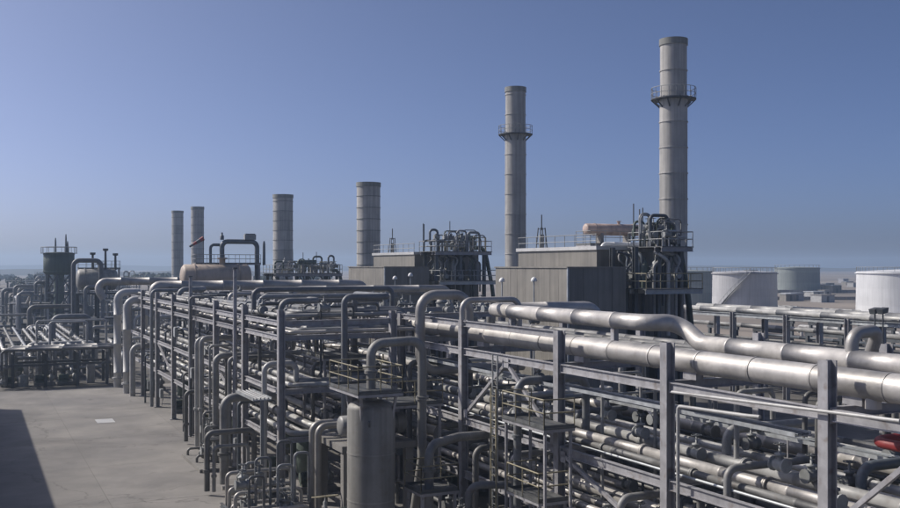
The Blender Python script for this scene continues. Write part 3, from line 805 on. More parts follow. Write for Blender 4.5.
rs = random.Random(43)
for i in range(24):
    y = rs.uniform(50.5, 103); x = rs.choice([13.85, 13.7, 14.6, 15.1, 17.0, 18.7]); r = rs.choice([0.06, 0.08, 0.11, 0.15])
    z0, zt = rs.choice([(0.004, 4.2), (0.004, 6.9), (3.2, 6.6), (0.004, 9.9), (5.7, 9.8)])
    x2 = x + rs.uniform(1.0, 3.5)
    pipe([(x, y, z0), (x, y, zt), (x2, y, zt), (x2, y, zt - rs.uniform(0.5, 1.2))], r, 'slim drop pipe hooked over a deck of the yard-side rack', rs.choice(['cladding_dull', 'pipe_paint', 'pipe_white', 'pipe_dark']), 'drop pipes on the yard-side rack', bend=r * 2.8, band=0, n=10, name='drop_pipe')
for i in range(36):
    z = rs.choice([3.2, 5.7, 8.45, 9.2])
    valve(rs.uniform(14.5, 19.8), rs.uniform(50.5, 102), z + rs.uniform(0.3, 0.7), rs.choice([0, math.pi/2]), 'hand-wheel valve among the pipes of the yard-side rack', 'valves on the yard-side rack')
for i in range(3):
    y = 56 + 16 * i + rs.uniform(-1, 1); x = rs.uniform(15.5, 17); r = rs.choice([0.14, 0.18, 0.22])
    pipe([(x, y, 9.2 + r), (x, y, 10.0), (x + 2.2, y, 10.0), (x + 2.2, y + 2.2, 10.0), (x + 2.2, y + 2.2, 9.2 + r)], r, 'raised pipe loop on top of the yard-side rack', rs.choice(['cladding_dull', 'pipe_paint', 'cladding']), 'raised loops on the yard-side rack', bend=r * 2.6, band=0, n=12, name='pipe_loop')
# dark equipment boxes and junction boxes
for i in range(8):
    y = 52 + 6.4 * i; x = 14.0; z = rs.choice([1.2, 4.1, 6.6])
    t = thing('junction_box', 'small grey junction box fixed to the yard-side rack', 'box', (x, y, z), 'junction boxes on the yard-side rack')
    obj('housing', MB().box(x - 0.12, x + 0.1, y - 0.3, y + 0.3, z, z + 0.75), 'equip_grey', t)
    obj('lid', MB().box(x - 0.15, x - 0.122, y - 0.26, y + 0.26, z + 0.05, z + 0.7), 'galvanised', t)
    obj('bracket', MB().bar((x, y, z - 0.6), (x + 0.12, y, z + 0.02), 0.06), 'steel', t)

for k, (px, pyt, X) in enumerate([(235, 269, 14.0), (190.5, 277, 13.95)]):
    p = on_x(px, pyt, X)
    t = thing('slim_pole', ['tall slim pole rising past the yard-side rack in front of the tan vessel', 'slim pole rising past the yard-side rack by the thick pale pipe'][k], 'pole', (p.x, p.y, 0))
    obj('shaft', MB().lathe((p.x, p.y, 0), (0, 0, 1), [(0, 0.16), (p.z, 0.11)], 10), 'steel', t)
    obj('foot_plate', MB().box(p.x - 0.25, p.x + 0.25, p.y - 0.25, p.y + 0.25, 0.004, 0.04), 'steel', t)
    obj('cap', MB().cyl((p.x, p.y, p.z), (p.x, p.y, p.z + 0.08), 0.15, 10), 'steel_dark', t)
for i in range(26):
    y = rs.uniform(50, 84); x = rs.uniform(23.6, 31.4)
    valve(x, y, 8.07 + rs.uniform(0.5, 1.4), rs.choice([0, math.pi/2]), 'hand-wheel valve on top of the main rack before the cluttered tower', 'valves on the main rack top')
for i in range(9):
    y = 50.5 + 3.6 * i + rs.uniform(-0.8, 0.8); x = rs.uniform(25, 30.5); r = rs.uniform(0.25, 0.5); h = rs.uniform(1.0, 2.0)
    t = thing('upright_drum', 'small upright drum on top of the main rack before the cluttered tower', 'drum', (x, y, 8.07), 'small drums on the main rack top')
    obj('shell', MB().lathe((x, y, 8.2), (0, 0, 1), [(0, r * 0.7), (0.1, r), (h * 0.75, r), (h * 0.87, r * 0.75), (h * 0.92, 0.07), (h * 1.1, 0.07)], 16), rs.choice(['vessel_grey', 'equip_grey', 'cladding_dull']), t)
    obj('flange', MB().cyl((x, y, 8.2 + h * 0.7), (x, y, 8.28 + h * 0.7), r * 1.15, 16), 'equip_grey', t)
    obj('skirt', MB().cyl((x, y, 8.07), (x, y, 8.22), r * 0.9, 12), 'steel_dark', t)
for i in range(14):
    y = rs.uniform(50, 86); x = rs.uniform(23.4, 28); L = rs.uniform(1, 3.4); h = rs.uniform(0.7, 1.9); r = rs.choice([0.06, 0.09, 0.13, 0.18])
    pipe([(x, y, 8.07), (x, y, 8.07 + h), (x + L, y, 8.07 + h), (x + L, y, 8.07)], r, 'small pipe loop on top of the main rack before the cluttered tower', rs.choice(['cladding', 'cladding_dull', 'pipe_white', 'pipe_paint']), 'small loops on the main rack top', bend=r * 2.6, band=0, n=10, name='pipe_loop')

# service pipes with bends dropping through the main rack (behind the front face)
rs = random.Random(41)
for i in range(26):
    y = rs.uniform(15, 60); x = rs.uniform(22.2, 31.5); r = rs.choice([0.07, 0.1, 0.14])
    zt = rs.choice([4.1, 7.3, 7.5])
    x2 = min(31.6, x + rs.uniform(1.0, 4))
    pipe([(x, y, 0), (x, y, zt), (x2, y, zt), (x2, y, zt - rs.uniform(1.0, 1.6))], r, 'slim drop pipe standing between the decks of the main rack', rs.choice(['cladding_dull', 'pipe_paint', 'pipe_white']), 'drop pipes inside the main rack', bend=r * 3, band=0, n=10, name='drop_pipe')
for i in range(22):
    y = rs.uniform(12, 62); z = rs.choice([4.73, 2.15]) + rs.uniform(0.7, 1.3); x = rs.uniform(21.9, 26); x2 = x + rs.uniform(2.5, 6); r = rs.choice([0.06, 0.09, 0.13, 0.18])
    d = rs.uniform(0.9, 1.6)
    pipe([(x, y, z - d), (x, y, z), (x2, y, z), (x2, y + rs.uniform(0.5, 3), z)], r, 'cross-running tie pipe over the deck pipes of the main rack', rs.choice(['cladding_dull', 'pipe_paint', 'pipe_white', 'pipe_dark']), 'tie pipes inside the main rack', bend=r * 2.6, band=0, n=10, name='tie_pipe')
for i in range(56):
    z = rs.choice([4.73, 4.73, 2.15])
    valve(rs.uniform(22, 31), rs.uniform(12, 62), z + rs.uniform(0.3, 1.0), rs.choice([0, math.pi/2]), 'hand-wheel valve among the deck pipes of the main rack', 'valves on the main rack decks')
for k, (x, r, dk) in enumerate([(22.05, 0.05, 1), (23.75, 0.06, 1), (25.1, 0.05, 1), (26.0, 0.07, 1), (27.2, 0.06, 1), (27.9, 0.08, 1), (29.95, 0.05, 1), (22.75, 0.06, 2), (23.7, 0.05, 2), (24.9, 0.08, 2), (25.3, 0.06, 2), (27.1, 0.07, 2), (28.05, 0.05, 2), (29.4, 0.07, 2)]):
    z = A_DECK[dk] + r + 0.005; ye = rs.uniform(46, 80); yk = rs.uniform(20, 36)
    pipe([(x, -3, z), (x, yk, z), (x, yk + 0.01, z + 0.0), (x, ye, z), (x, ye, z + 1.4), (x + 1.2, ye, z + 1.4)], r, 'thin service line laid between the pipes on the %s deck of the main rack' % ('middle', 'lowest')[dk - 1], rs.choice(['pipe_white', 'cladding', 'galvanised', 'pipe_dark', 'rail_yellow']), 'thin lines on the main rack %s deck' % ('middle', 'lowest')[dk - 1], bend=0.2, band=0, n=8, name='service_line')
for k, (x, z) in enumerate([(27.3, 5.6), (22.0, 7.0), (29.8, 3.1)]):
    t = thing('cable_tray', ['galvanised cable tray above the middle deck pipes', 'cable tray hung along the front under the upper deck', 'cable tray above the lowest deck pipes'][k], 'cable tray', (x, 10, z))
    obj('tray', MB().box(x - 0.3, x + 0.3, 22 if k == 1 else 0, 90, z, z + 0.03), 'galvanised', t)
    for sd in (-1, 1): obj('tray_side', MB().box(x + sd * 0.31 - 0.012, x + sd * 0.31 + 0.012, 22 if k == 1 else 0, 90, z, z + 0.13), 'galvanised', t)
    for q_ in range(3): obj('cable', MB().cyl((x - 0.18 + 0.18 * q_, 22 if k == 1 else 0, z + 0.07), (x - 0.18 + 0.18 * q_, 90, z + 0.07), 0.035, 6), 'pipe_dark', t)
    for y in A_Y[4 if k == 1 else 1:13]: obj('hanger', MB().bar((x - 0.35, y, {0: 4.73, 1: 8.0, 2: 2.15}[k]), (x - 0.35, y, z + 0.02), 0.05), 'steel', t)
for i, (y, zt) in enumerate([(37.5, 3.9), (41.0, 3.6), (45.3, 4.0), (48.7, 6.9), (29.6, 3.7)]):
    pipe([(20.9, y, 0), (20.9, y, zt), (24.5, y, zt), (24.5, y, 2.2)], 0.15, ['grey hooked riser just beyond the yellowish ladder', 'grey hooked riser between the slim ladder and the low vessel platform', 'grey hooked riser under the C-shaped crossover pipe', 'tallest grey hooked riser at the main rack foot', 'grey hooked riser on the near side of the stacked platforms'][i], 'cladding_dull', 'hooked risers at the main rack foot', bend=0.4, band=0, n=14)
for i in range(14):
    valve(rs.uniform(19.2, 21.0), rs.uniform(29, 50), rs.choice([0.6, 1.3, 2.1]), rs.choice([0, math.pi/2]), 'hand-wheel valve along the foot of the main rack', 'valves along the main rack foot')
for i in range(7):
    y = 29.5 + 3.0 * i
    pipe([(19.4, y, 0), (19.4, y, 1.2), (19.4, y + 2.3, 1.2), (19.4, y + 2.3, 0)], 0.1, 'low looped pipe along the foot of the main rack', 'cladding_dull', 'low loops along the main rack foot', bend=0.3, band=0, n=12, name='pipe_loop')

# ================================================================== PROCESS UNITS BEHIND THE RACK
def enclosure(y0, y1, label):
    x0, x1, zt = 38.0, 43.0, 11.95
    t = thing('equipment_enclosure', label, 'enclosure', ((x0+x1)/2, (y0+y1)/2, 0))
    obj('core', MB().box(x0 + 0.05, x1 - 0.05, y0 + 0.05, y1 - 0.05, 0, zt - 0.15), 'steel_dark', t)
    n = round((y1 - y0) / 1.2)
    for i in range(n):
        a = y0 + (y1 - y0) * i / n; b = y0 + (y1 - y0) * (i + 1) / n
        obj('wall_panel', MB().box(x0, x0 + 0.06, a + 0.012, b - 0.012, 0, zt - 0.1), 'tan_panel', t)
    obj('corner_trim', MB().box(x0 - 0.03, x0 + 0.09, y0 - 0.04, y0 + 0.1, 0, zt - 0.1), 'galvanised', t)
    n = 4
    for i in range(n):
        a = x0 + 0.07 + (x1 - x0 - .07) * i / n; b = x0 + .07 + (x1 - x0 - .07) * (i + 1) / n
        obj('wall_panel', MB().box(a + 0.012, b - 0.012, y0 - 0.01, y0 + 0.06, 0, zt - 0.1), 'tan_panel', t)
    obj('roof_cap', MB().box(x0 - 0.08, x1 + 0.08, y0 - 0.08, y1 + 0.08, zt - 0.098, zt), 'tan_panel', t)
    return t
def roof_house(y0, y1, label):
    x0, x1, z0, zt = 43.2, 51.0, 0, 13.25
    t = thing('equipment_house', label, 'building', ((x0+x1)/2, (y0+y1)/2, 0))
    obj('wall', MB().box(x0, x1, y0, y1, 0, zt), 'tan_panel', t)
    obj('roof', MB().box(x0 - 0.15, x1 + 0.15, y0 - 0.15, y1 + 0.15, zt, zt + 0.28), 'pipe_pale', t)
    n = 9
    for i in range(n):
        y = y0 + 0.1 + (y1 - y0 - 0.2) * i / (n - 1)
        obj('rail_post', MB().cyl((x0, y, zt + 0.15), (x0, y, zt + 1.2), 0.03, 6), 'rail_grey', t)
    obj('handrail', MB().cyl((x0, y0, zt + 1.2), (x0, y1, zt + 1.2), 0.035, 6), 'rail_grey', t)
    obj('mid_rail', MB().cyl((x0, y0, zt + 0.7), (x0, y1, zt + 0.7), 0.03, 6), 'rail_grey', t)
    return t
enclosure(60.2, 71.0, 'large tan panelled enclosure with dark end behind the largest pipe')
enclosure(95.0, 105.8, 'further tan panelled enclosure left of the dark equipment tower')
roof_house(64.3, 76.5, 'tan equipment house with pale roof edge under the pink drum')
roof_house(99.3, 111.5, 'tan equipment house with pale roof edge behind the further enclosure')

def tower(x0, x1, y0, y1, zs, ztop, label, rail0='rail_yellow', seed=1, place='', tx0=None):
    t = thing('equipment_tower', label, 'tower', ((x0+x1)/2, (y0+y1)/2, 0))
    xsn = [x0, (x0+x1)/2, x1]
    for x in xsn:
        for y in (y0, y1):
            obj('column', MB().ibeam((x, y, 0), (x, y, zs[-1]), 0.32, 0.32, 0.04, (0, 1, 0)), 'steel_dark', t)
    for zi, z in enumerate(zs):
        ov = 2.0 if zi == 0 else 0.9
        xl = x0 if zi == 0 else (tx0 or x0)
        obj('deck', MB().box(xl - 0.5, x1 + 0.5, y0 - ov, y1 + 0.5, z, z + 0.06), 'grating', t)
        for y in (y0 - ov + 0.1, y0, y1):
            obj('beam', MB().ibeam((xl - 0.5, y, z - 0.17), (x1 + 0.5, y, z - 0.17), 0.2, 0.32, 0.03), 'galvanised' if zi == 0 else 'steel', t)
        rm = rail0 if zi == 0 else 'rail_grey'
        ring = [(xl - 0.45, y0 - ov + 0.05), (x1 + 0.45, y0 - ov + 0.05), (x1 + 0.45, y1 + 0.45), (xl - 0.45, y1 + 0.45)]
        for k in range(4):
            a, b = ring[k], ring[(k+1) % 4]
            for hh, nm in ((1.15, 'handrail'), (0.6, 'mid_rail')):
                obj(nm, MB().cyl((*a, z + hh), (*b, z + hh), 0.04, 6), rm, t)
            L = math.dist(a, b); m = max(2, round(L / 1.4))
            for i in range(m):
                obj('rail_post', MB().cyl((a[0] + (b[0]-a[0])*i/m, a[1] + (b[1]-a[1])*i/m, z + 0.06), (a[0] + (b[0]-a[0])*i/m, a[1] + (b[1]-a[1])*i/m, z + 1.15), 0.035, 6), rm, t)
    r0 = random.Random(seed)
    tx0 = tx0 or x0
    Z = zs[-1] + 0.06
    gname = 'fittings on the ' + place
    # between decks and on the top: drums, loops, instruments
    for i in range(8):
        x = r0.uniform(x0 + 0.4, x1 - 0.4); y = r0.uniform(y0 + 0.4, y1 - 0.6)
        zb = zs[0] + 0.06; h = zs[-1] - zs[0] - 0.8
        d = thing('upright_drum', 'small upright drum between the decks of the ' + place, 'drum', (x, y, zb), 'drums inside the ' + place)
        rr = r0.uniform(0.22, 0.42)
        obj('shell', MB().lathe((x, y, zb), (0, 0, 1), [(0, rr), (h * 0.75, rr), (h * 0.85, rr * 0.7), (h * 0.9, 0.08), (h, 0.08)], 14), r0.choice(['equip_grey', 'vessel_grey', 'equip_green']), d)
        obj('flange', MB().cyl((x, y, zb + h * 0.4), (x, y, zb + h * 0.46), rr * 1.15, 14), 'equip_grey', d)
    for i in range(15):
        x = tx0 + (x1 - tx0) * (i + 0.3) / 15; y = r0.uniform(y0 - 0.3, y1); h = r0.uniform(0.9, ztop - Z)
        dx = r0.uniform(0.8, 2.0) * r0.choice([1, 1, -1]); dx = max(tx0 - 0.4 - x, min(x1 + 0.4 - x, dx))
        if abs(dx) < 0.6: dx = 0.9 if dx >= 0 else -0.9
        pipe([(x, y, Z), (x, y, Z + h), (x + dx, y, Z + h), (x + dx, y, Z + r0.uniform(0, h * 0.5))], r0.choice([0.05, 0.07, 0.1, 0.13]), 'looped pipe on the top deck of the ' + place, r0.choice(['pipe_dark', 'pipe_paint', 'cladding_dull', 'equip_green']), 'loops on the ' + place, band=0, bend=0.35, n=10, name='pipe_loop')
    for i in range(16):
        x = x0 + (x1 - x0) * (i + 0.5) / 16; y = r0.uniform(y0 - 0.4, y1)
        za = r0.uniform(zs[0] - 3.5, zs[0] - 1.0)
        pipe([(x, y, za), (x, y, zs[0] + r0.uniform(1.0, 2.2)), (x + r0.uniform(-1.2, 1.2), y, zs[0] + 2.4), (x + r0.uniform(-1, 1), y + 0.5, zs[-1] - 0.35)], r0.choice([0.06, 0.09, 0.13]), 'bent pipe climbing through the ' + place, r0.choice(['pipe_dark', 'cladding_dull', 'pipe_white', 'equip_green']), 'bent pipes inside the ' + place, band=0, bend=0.4, n=10, name='riser_pipe')
    for i in range(16):
        valve(r0.uniform(tx0 if i < 9 else x0, x1), r0.uniform(y0 - 0.5, y1), Z + r0.choice([0.4, 0.9, 1.5]) if i < 9 else zs[0] + r0.choice([0.5, 1.0]), r0.choice([0, 1.57]), 'hand-wheel valve on the ' + place, 'valves on the ' + place)
    for i in range(3):
        x = r0.uniform(tx0 + 0.3, x1 - 1.5); y = r0.uniform(y0, y1)
        exchanger((x + 0.8, y, Z + 0.75 + 0.35 * i), r0.uniform(1.4, 2.6), 0.3, 0, 'small drum on the top deck of the ' + place, r0.choice(['equip_green', 'equip_grey']), 'small drums on the ' + place, leg_h=0.4 + 0.35 * i, cat='drum')
    for i in range(3):
        x = r0.uniform(x0 - 0.3, x1 + 0.3)
        tag(obj('whip_mast', MB().cyl((x, y1, Z), (x, y1, ztop + r0.uniform(0.3, 0.9)), 0.05, 6), 'steel_dark', None, (x, y1, Z)), 'thin vent mast on the ' + place, 'mast', 'vent masts on the ' + place)
    for i in range(14):
        x = r0.uniform(tx0, x1 - 0.8); y = r0.uniform(y0 - 0.6, y1); z = Z + r0.uniform(0.3, ztop - Z - 0.5)
        L = r0.uniform(0.8, 2.4); L = min(L, x1 + 0.4 - x)
        pipe([(x, y, Z), (x, y, z), (x + L, y, z), (x + L, y, Z)], r0.choice([0.03, 0.05, 0.07]), 'thin tubing frame on the top deck of the ' + place, r0.choice(['pipe_white', 'pipe_dark', 'galvanised', 'rail_yellow']), 'tubing on the ' + place, band=0, bend=0.08, n=8, name='instrument_tube')
    # sloping duct off the right side
    pipe([(x1 - 0.6, y0 + 1, zs[-1] + 0.5), (x1 + 0.6, y0 + 1, zs[-1] + 0.4), (x1 + 1.5, y0 + 1, zs[0] - 0.6), (x1 + 2.0, y0 + 1, 6.0), (x1 + 2.0, y0 + 1, 0)], 0.22, 'dark sloping duct coming down the side of the ' + place, 'equip_green', bend=0.9, band=1.5, n=14)
    # lower works half hidden by the rack
    for i in range(3):
        exchanger(((x0 + x1) / 2 + r0.uniform(-1, 1), y0 + 1.0 + i * 2.2, 5.6 + 0.9 * (i % 2)), x1 - x0 - 1.0, 0.7, 0, 'dark drum in the lower frame of the ' + place, 'equip_green', 'lower drums of the ' + place, leg_h=4.0, cat='drum')
    return t
tower(43.95, 48.1, 60.4, 63.3, (10.3, 13.4), 16.0, 'dark steel equipment tower with yellow-railed deck before the tallest-looking stack', 'rail_yellow', 51, 'tower with the yellow-railed deck', 46.2)
tower(43.95, 49.6, 95.3, 98.2, (10.4, 13.5), 16.2, 'dark cluttered equipment tower between the two tan enclosures', 'rail_grey', 52, 'tower between the enclosures')
tower(35.6, 43.6, 126, 131, (8.6, 11.0), 13.4, 'low dark equipment tower crowded with valves before the leftmost platformless stacks', 'rail_grey', 53, 'low tower beside the tan vessel')

# pink drum, white roof pipe, masts
exchanger((48.0, 69.0, 15.0), 5.4, 0.48, 0, 'faded pink horizontal drum on the roof of the tan equipment house', 'pink_vessel', leg_h=1.1, cat='drum')
pipe([(45.0, 66.2, 13.4), (45.0, 66.2, 13.75), (50.3, 66.2, 13.75), (50.3, 66.2, 13.4)], 0.16, 'bright white pipe lying on the roof below the pink drum', 'lamp_white', bend=0.4, band=1.2)
platform(45.0, 50.9, 67.9, 70.1, 13.75, 'railed walkway round the faded pink drum', 'SW', 'rail_grey', legs=0.1, legs_to=13.5)
def mast(x, y, z0, label):
    t = thing('lattice_mast', label, 'mast', (x, y, z0))
    for dx, dy in ((-.35, -.35), (.35, -.35), (.35, .35), (-.35, .35)):
        obj('mast_leg', MB().bar((x + dx, y + dy, z0), (x + dx * .6, y + dy * .6, z0 + 1.9), 0.07), 'steel_dark', t)
    for z in (0.5, 1.1, 1.8):
        f = 1 - 0.21 * z
        for s in (-1, 1):
            obj('mast_tie', MB().bar((x - .35*f, y + s*.35*f, z0 + z), (x + .35*f, y + s*.35*f, z0 + z), 0.05), 'steel_dark', t)
    obj('mast_tip', MB().cyl((x, y, z0 + 1.7), (x, y, z0 + 3.0), 0.06, 6), 'steel_dark', t)
    obj('mast_drum', MB().cyl((x, y, z0 + 0.05), (x, y, z0 + 1.3), 0.22, 10), 'equip_grey', t)
mast(44.2, 74.2, 13.4, 'short dark lattice mast on the roof behind the pink drum')
mast(44.6, 109.0, 13.4, 'short dark lattice mast on the roof left of the cluttered tower')

# lamp posts in front of the enclosures
def lamp(px, py, X, label):
    p = on_x(px, py, X)
    t = thing('lamp_post', label, 'lamp', (p.x, p.y, 0))
    obj('pole', MB().lathe((p.x, p.y, 0), (0, 0, 1), [(0, 0.09), (p.z - 0.2, 0.05)], 8), 'galvanised', t)
    obj('lamp_head', MB().lathe((p.x, p.y, p.z - 0.22), (0, 0, 1), [(0, 0.22), (0.06, 0.24), (0.2, 0.2), (0.3, 0.1), (0.34, 0.02)], 12), 'lamp_white', t)
lamp(502, 279, 36.3, 'white domed lamp post before the far end of the near enclosure')
lamp(534, 278.5, 36.3, 'white domed lamp post before the middle of the near enclosure')
lamp(395, 277, 36.3, 'white domed lamp post before the dark end of the far enclosure')
lamp(410.5, 274, 36.9, 'white domed lamp post between the far enclosure and the cluttered tower')

# ------------------------------------------------------------------ stacks
def stack(x, y, r, H, step, label, plat=None, dark=False, n=32):
    t = thing('chimney_stack', label, 'chimney', (x, y, 0))
    z = 0.0; k = 0
    while z < H - 0.05:
        h = min(step, H - z)
        rr = r * (1.04 if (plat and z < plat) else 1.0)
        obj('shell_section', MB().rings([(V((x, y, z)), V((0, 0, 1)), rr), (V((x, y, z + h)), V((0, 0, 1)), rr)], n, False, False), 'stack', t)
        obj('stiffener_ring', MB().sharp_lathe((x, y, z + h - 0.12), (0, 0, 1), [(0, rr - 0.02), (0, rr + 0.07), (0.11, rr + 0.07), (0.11, rr - 0.02)], n), 'stack_dark' if not plat else 'stack', t)
        z += h; k += 1
    obj('rim', MB().sharp_lathe((x, y, H - 0.62), (0, 0, 1), [(0, r), (0, r + 0.1), (0.67, r + 0.1), (0.67, r - 0.12), (-3.0, r - 0.12)], n), 'stack_dark', t)
    if plat:
        R2 = r + 0.98
        obj('platform_deck', MB().sharp_lathe((x, y, plat), (0, 0, 1), [(0, r), (0, R2), (0.1, R2), (0.1, r)], n), 'steel_dark', t)
        for k in range(10):
            a = 2 * math.pi * k / 10
            c, s = math.cos(a), math.sin(a)
            obj('bracket', MB().bar((x + c * r, y + s * r, plat - 0.85), (x + c * (R2 - 0.1), y + s * (R2 - 0.1), plat - 0.03), 0.12), 'steel_dark', t)
        for k in range(18):
            a = 2 * math.pi * k / 18
            obj('rail_post', MB().cyl((x + math.cos(a) * (R2 - .05), y + math.sin(a) * (R2 - .05), plat + 0.1), (x + math.cos(a) * (R2 - .05), y + math.sin(a) * (R2 - .05), plat + 1.25), 0.035, 5), 'rail_grey', t)
        for h in (0.65, 1.25):
            obj('handrail', MB().torus((x, y, plat + h), (0, 0, 1), R2 - 0.05, 0.035, 28, 5), 'rail_grey', t)
        a = rad(75)
        for s in (-0.12, 0.12):
            cx, cy = x + math.cos(a + s) * (r + 0.22), y + math.sin(a + s) * (r + 0.22)
            obj('ladder_rail', MB().bar((cx, cy, 0), (cx, cy, plat), 0.07), 'stack_dark', t)
    return t
def stack_at(px, X):
    xr = (px + 28) / 1000
    dep = X / (xr * math.cos(YAW))
    return X, (dep - X * math.sin(YAW)) / math.cos(YAW), dep
def ztop(py, dep): return CAMZ + (266 - py) / 1000 * dep
x, y, d = stack_at(673.5, 68.0); stack(x, y, 1.42, ztop(40, d), 2.75, 'tall pale banded stack with ring platform behind the yellow-railed tower', ztop(100, d))
x, y, d = stack_at(515.5, 68.0); stack(x, y, 1.40, ztop(88, d), 2.75, 'tall pale banded stack with ring platform right of the cluttered tower', ztop(135, d))
x, y, d = stack_at(368.5, 55.0); stack(x, y, 1.80, ztop(183, d), 1.75, 'short thick ringed stack beside the far tan enclosure')
x, y, d = stack_at(283, 55.0); stack(x, y, 1.93, ztop(195, d), 1.9, 'short thick ringed stack behind the low equipment tower')
x, y, d = stack_at(197.5, 55.0); stack(x, y, 1.70, ztop(207, d), 2.1, 'distant ringed stack right behind the windsock')
x, y, d = stack_at(177.5, 55.0); stack(x, y, 1.68, ztop(211, d), 2.4, 'most distant greyish ringed stack')

# ------------------------------------------------------------------ tan horizontal vessel with its dark overhead pipework
c = at_d(216, 279, 121)
exchanger((c.x, c.y, 10.7), 7.6, 1.5, 0, 'tan horizontal vessel on a steel table behind the yard-side rack', 'tan_vessel', leg_h=0.4, cat='vessel')
t = thing('steel_table', 'steel table carrying the tan horizontal vessel', 'frame', (c.x, c.y, 0))
for dx in (-4, 0, 4):
    for dy in (-1.6, 1.6):
        obj('leg', MB().ibeam((c.x + dx, c.y + dy, 0), (c.x + dx, c.y + dy, 8.5), 0.35, 0.35, 0.04, (0, 1, 0)), 'steel_dark', t)
obj('top', MB().box(c.x - 4.6, c.x + 4.6, c.y - 2, c.y + 2, 8.5, 8.8), 'steel_dark', t)
platform(c.x - 2.4, c.x + 5.6, c.y + 0.2, c.y + 2.4, 12.3, 'railed walkway on top of the tan horizontal vessel', 'SNEW', 'rail_grey', legs=0.14, legs_to=8.8)
def on_vessel(px): return on_y(px, 262, c.y + 1.0).x
y_ = c.y + 1.0
xa, xb, xc, xd = on_vessel(211), on_vessel(222), on_vessel(257), on_vessel(264)
pipe([(xb, y_, 12.1), (xb, y_, 15.0), (xc, y_, 15.0), (xc, y_, 10.0)], 0.3, 'dark thick inverted U pipe above the tan horizontal vessel', 'pipe_dark', bend=0.7, band=0, n=14)
pipe([(xa, y_ + 0.3, 12.1), (xa, y_ + 0.3, 14.6), (xb + 0.2, y_ + 0.9, 14.6), (xb + 0.2, y_ + 0.9, 12.1)], 0.18, 'thin dark looped pipe beside the thick inverted U', 'pipe_dark', bend=0.5, band=0)
tag(obj('vent_mast', MB().lathe((xb, y_ + 0.0, 15.2), (0, 0, 1), [(0, 0.25), (0.5, 0.25), (0.6, 0.12), (0.9, 0.12)], 10), 'pipe_dark', None, (xb, y_, 15.2)), 'stubby dark vent on the thick inverted U pipe', 'vent')
tag(obj('vent_mast', MB().lathe((xd, y_, 12.1), (0, 0, 1), [(0, 0.2), (2.6, 0.17), (3.0, 0.1)], 10), 'pipe_dark', None, (xd, y_, 12.1)), 'dark tapered vent mast at the end of the tan vessel walkway', 'vent')
t = thing('actuator_box', 'pale actuator box on top of the dark inverted U pipe', 'actuator', (xc - 1.0, y_, 15.3))
obj('housing', MB().box(xc - 1.6, xc - 0.2, y_ - 0.35, y_ + 0.35, 15.25, 15.9), 'equip_grey', t)
obj('cover', MB().box(xc - 1.5, xc - 0.3, y_ - 0.3, y_ + 0.3, 15.9, 16.0), 'equip_grey', t)
wx, wy = on_vessel(205.5), c.y + 2.2
t = thing('windsock', 'drooping red windsock on a thin pole by the tan vessel', 'windsock', (wx, wy, 12.1))
obj('pole', MB().cyl((wx, wy, 8.8), (wx, wy, 15.6), 0.06, 8), 'steel_dark', t)
for k in range(4):
    p0 = V((wx, wy, 15.4)) + V((-0.42 * k, 0, -0.26 * k)); p1 = V((wx, wy, 15.4)) + V((-0.42 * (k+1), 0, -0.26 * (k+1)))
    obj('sock_band', MB().rings([(p0, p1 - p0, 0.27 - 0.035 * k), (p1, p1 - p0, 0.27 - 0.035 * (k+1))], 12, False, False), 'red_paint' if k % 2 == 0 else 'pipe_dark', t)

# ================================================================== LEFT: LOW CROSS RACK AND FAR UNIT
CY = 108.0
t = thing('pipe_rack', 'low cross rack closing the far end of the concrete yard', 'pipe rack', (8, CY, 0))
for x in (3.6, 6.6, 9.6, 12.4):
    for y in (CY - 1.1, CY + 2.2):
        obj('column', MB().ibeam((x, y, 0), (x, y, 3.3), 0.28, 0.28, 0.04, (0, 1, 0)), 'steel_dark', t)
    obj('cross_beam', MB().ibeam((x, CY - 1.4, 3.44), (x, CY + 2.5, 3.44), 0.2, 0.28, 0.03), 'steel', t)
for y in (CY - 1.1, CY + 2.2):
    obj('stringer', MB().ibeam((3.2, y, 2.2), (12.8, y, 2.2), 0.16, 0.24, 0.03), 'steel_dark', t)
for k, (dy, r) in enumerate([(-1.2, 0.14), (-0.75, 0.17), (-0.2, 0.2), (0.4, 0.16), (1.0, 0.22), (1.7, 0.16), (2.2, 0.13)]):
    y = CY + dy
    pipe([(2.2 + 0.55 * k, 146, 3.58 + r), (2.2 + 0.55 * k, y, 3.58 + r), (13.0, y, 3.58 + r), (13.0, y, 0.4)] if k % 2 else
         [(2.6 + 0.2 * k, y, 0.2), (2.6 + 0.2 * k, y, 3.58 + r), (13.2, y, 3.58 + r)], r, ORD[k] + ' pipe from the yard side across the low rack at the yard end', ['cladding_dull', 'cladding', 'pipe_paint'][k % 3], 'pipes on the low cross rack', bend=0.45, band=3)
# bundle of pipes running away behind it
t = thing('pipe_rack', 'low rack of pipes running away behind the yard end', 'pipe rack', (7, 116, 0))
for y in range(116, 156, 12):
    for x in (2.6, 12.0):
        obj('column', MB().ibeam((x, y, 0), (x, y, 2.9), 0.28, 0.28, 0.04, (0, 1, 0)), 'steel_dark', t)
    obj('cross_beam', MB().ibeam((2.3, y, 3.04), (12.3, y, 3.04), 0.2, 0.28, 0.03), 'steel', t)
for k, (x, r) in enumerate([(6.3, 0.2), (7.1, 0.16), (7.9, 0.25), (8.8, 0.18), (9.6, 0.22), (10.4, 0.15), (11.2, 0.26)]):
    pipe([(x, 112.5 + 0.6 * k, 0.2), (x, 112.5 + 0.6 * k, 3.18 + r), (x, 148 + 1.5 * k, 3.18 + r), (x, 148 + 1.5 * k, 0)], r, ORD[k] + ' pipe from the open side on the low rack behind the yard', ['cladding_dull', 'pipe_paint', 'cladding_dull'][k % 3], 'pipes running away behind the yard', bend=0.5, band=4)
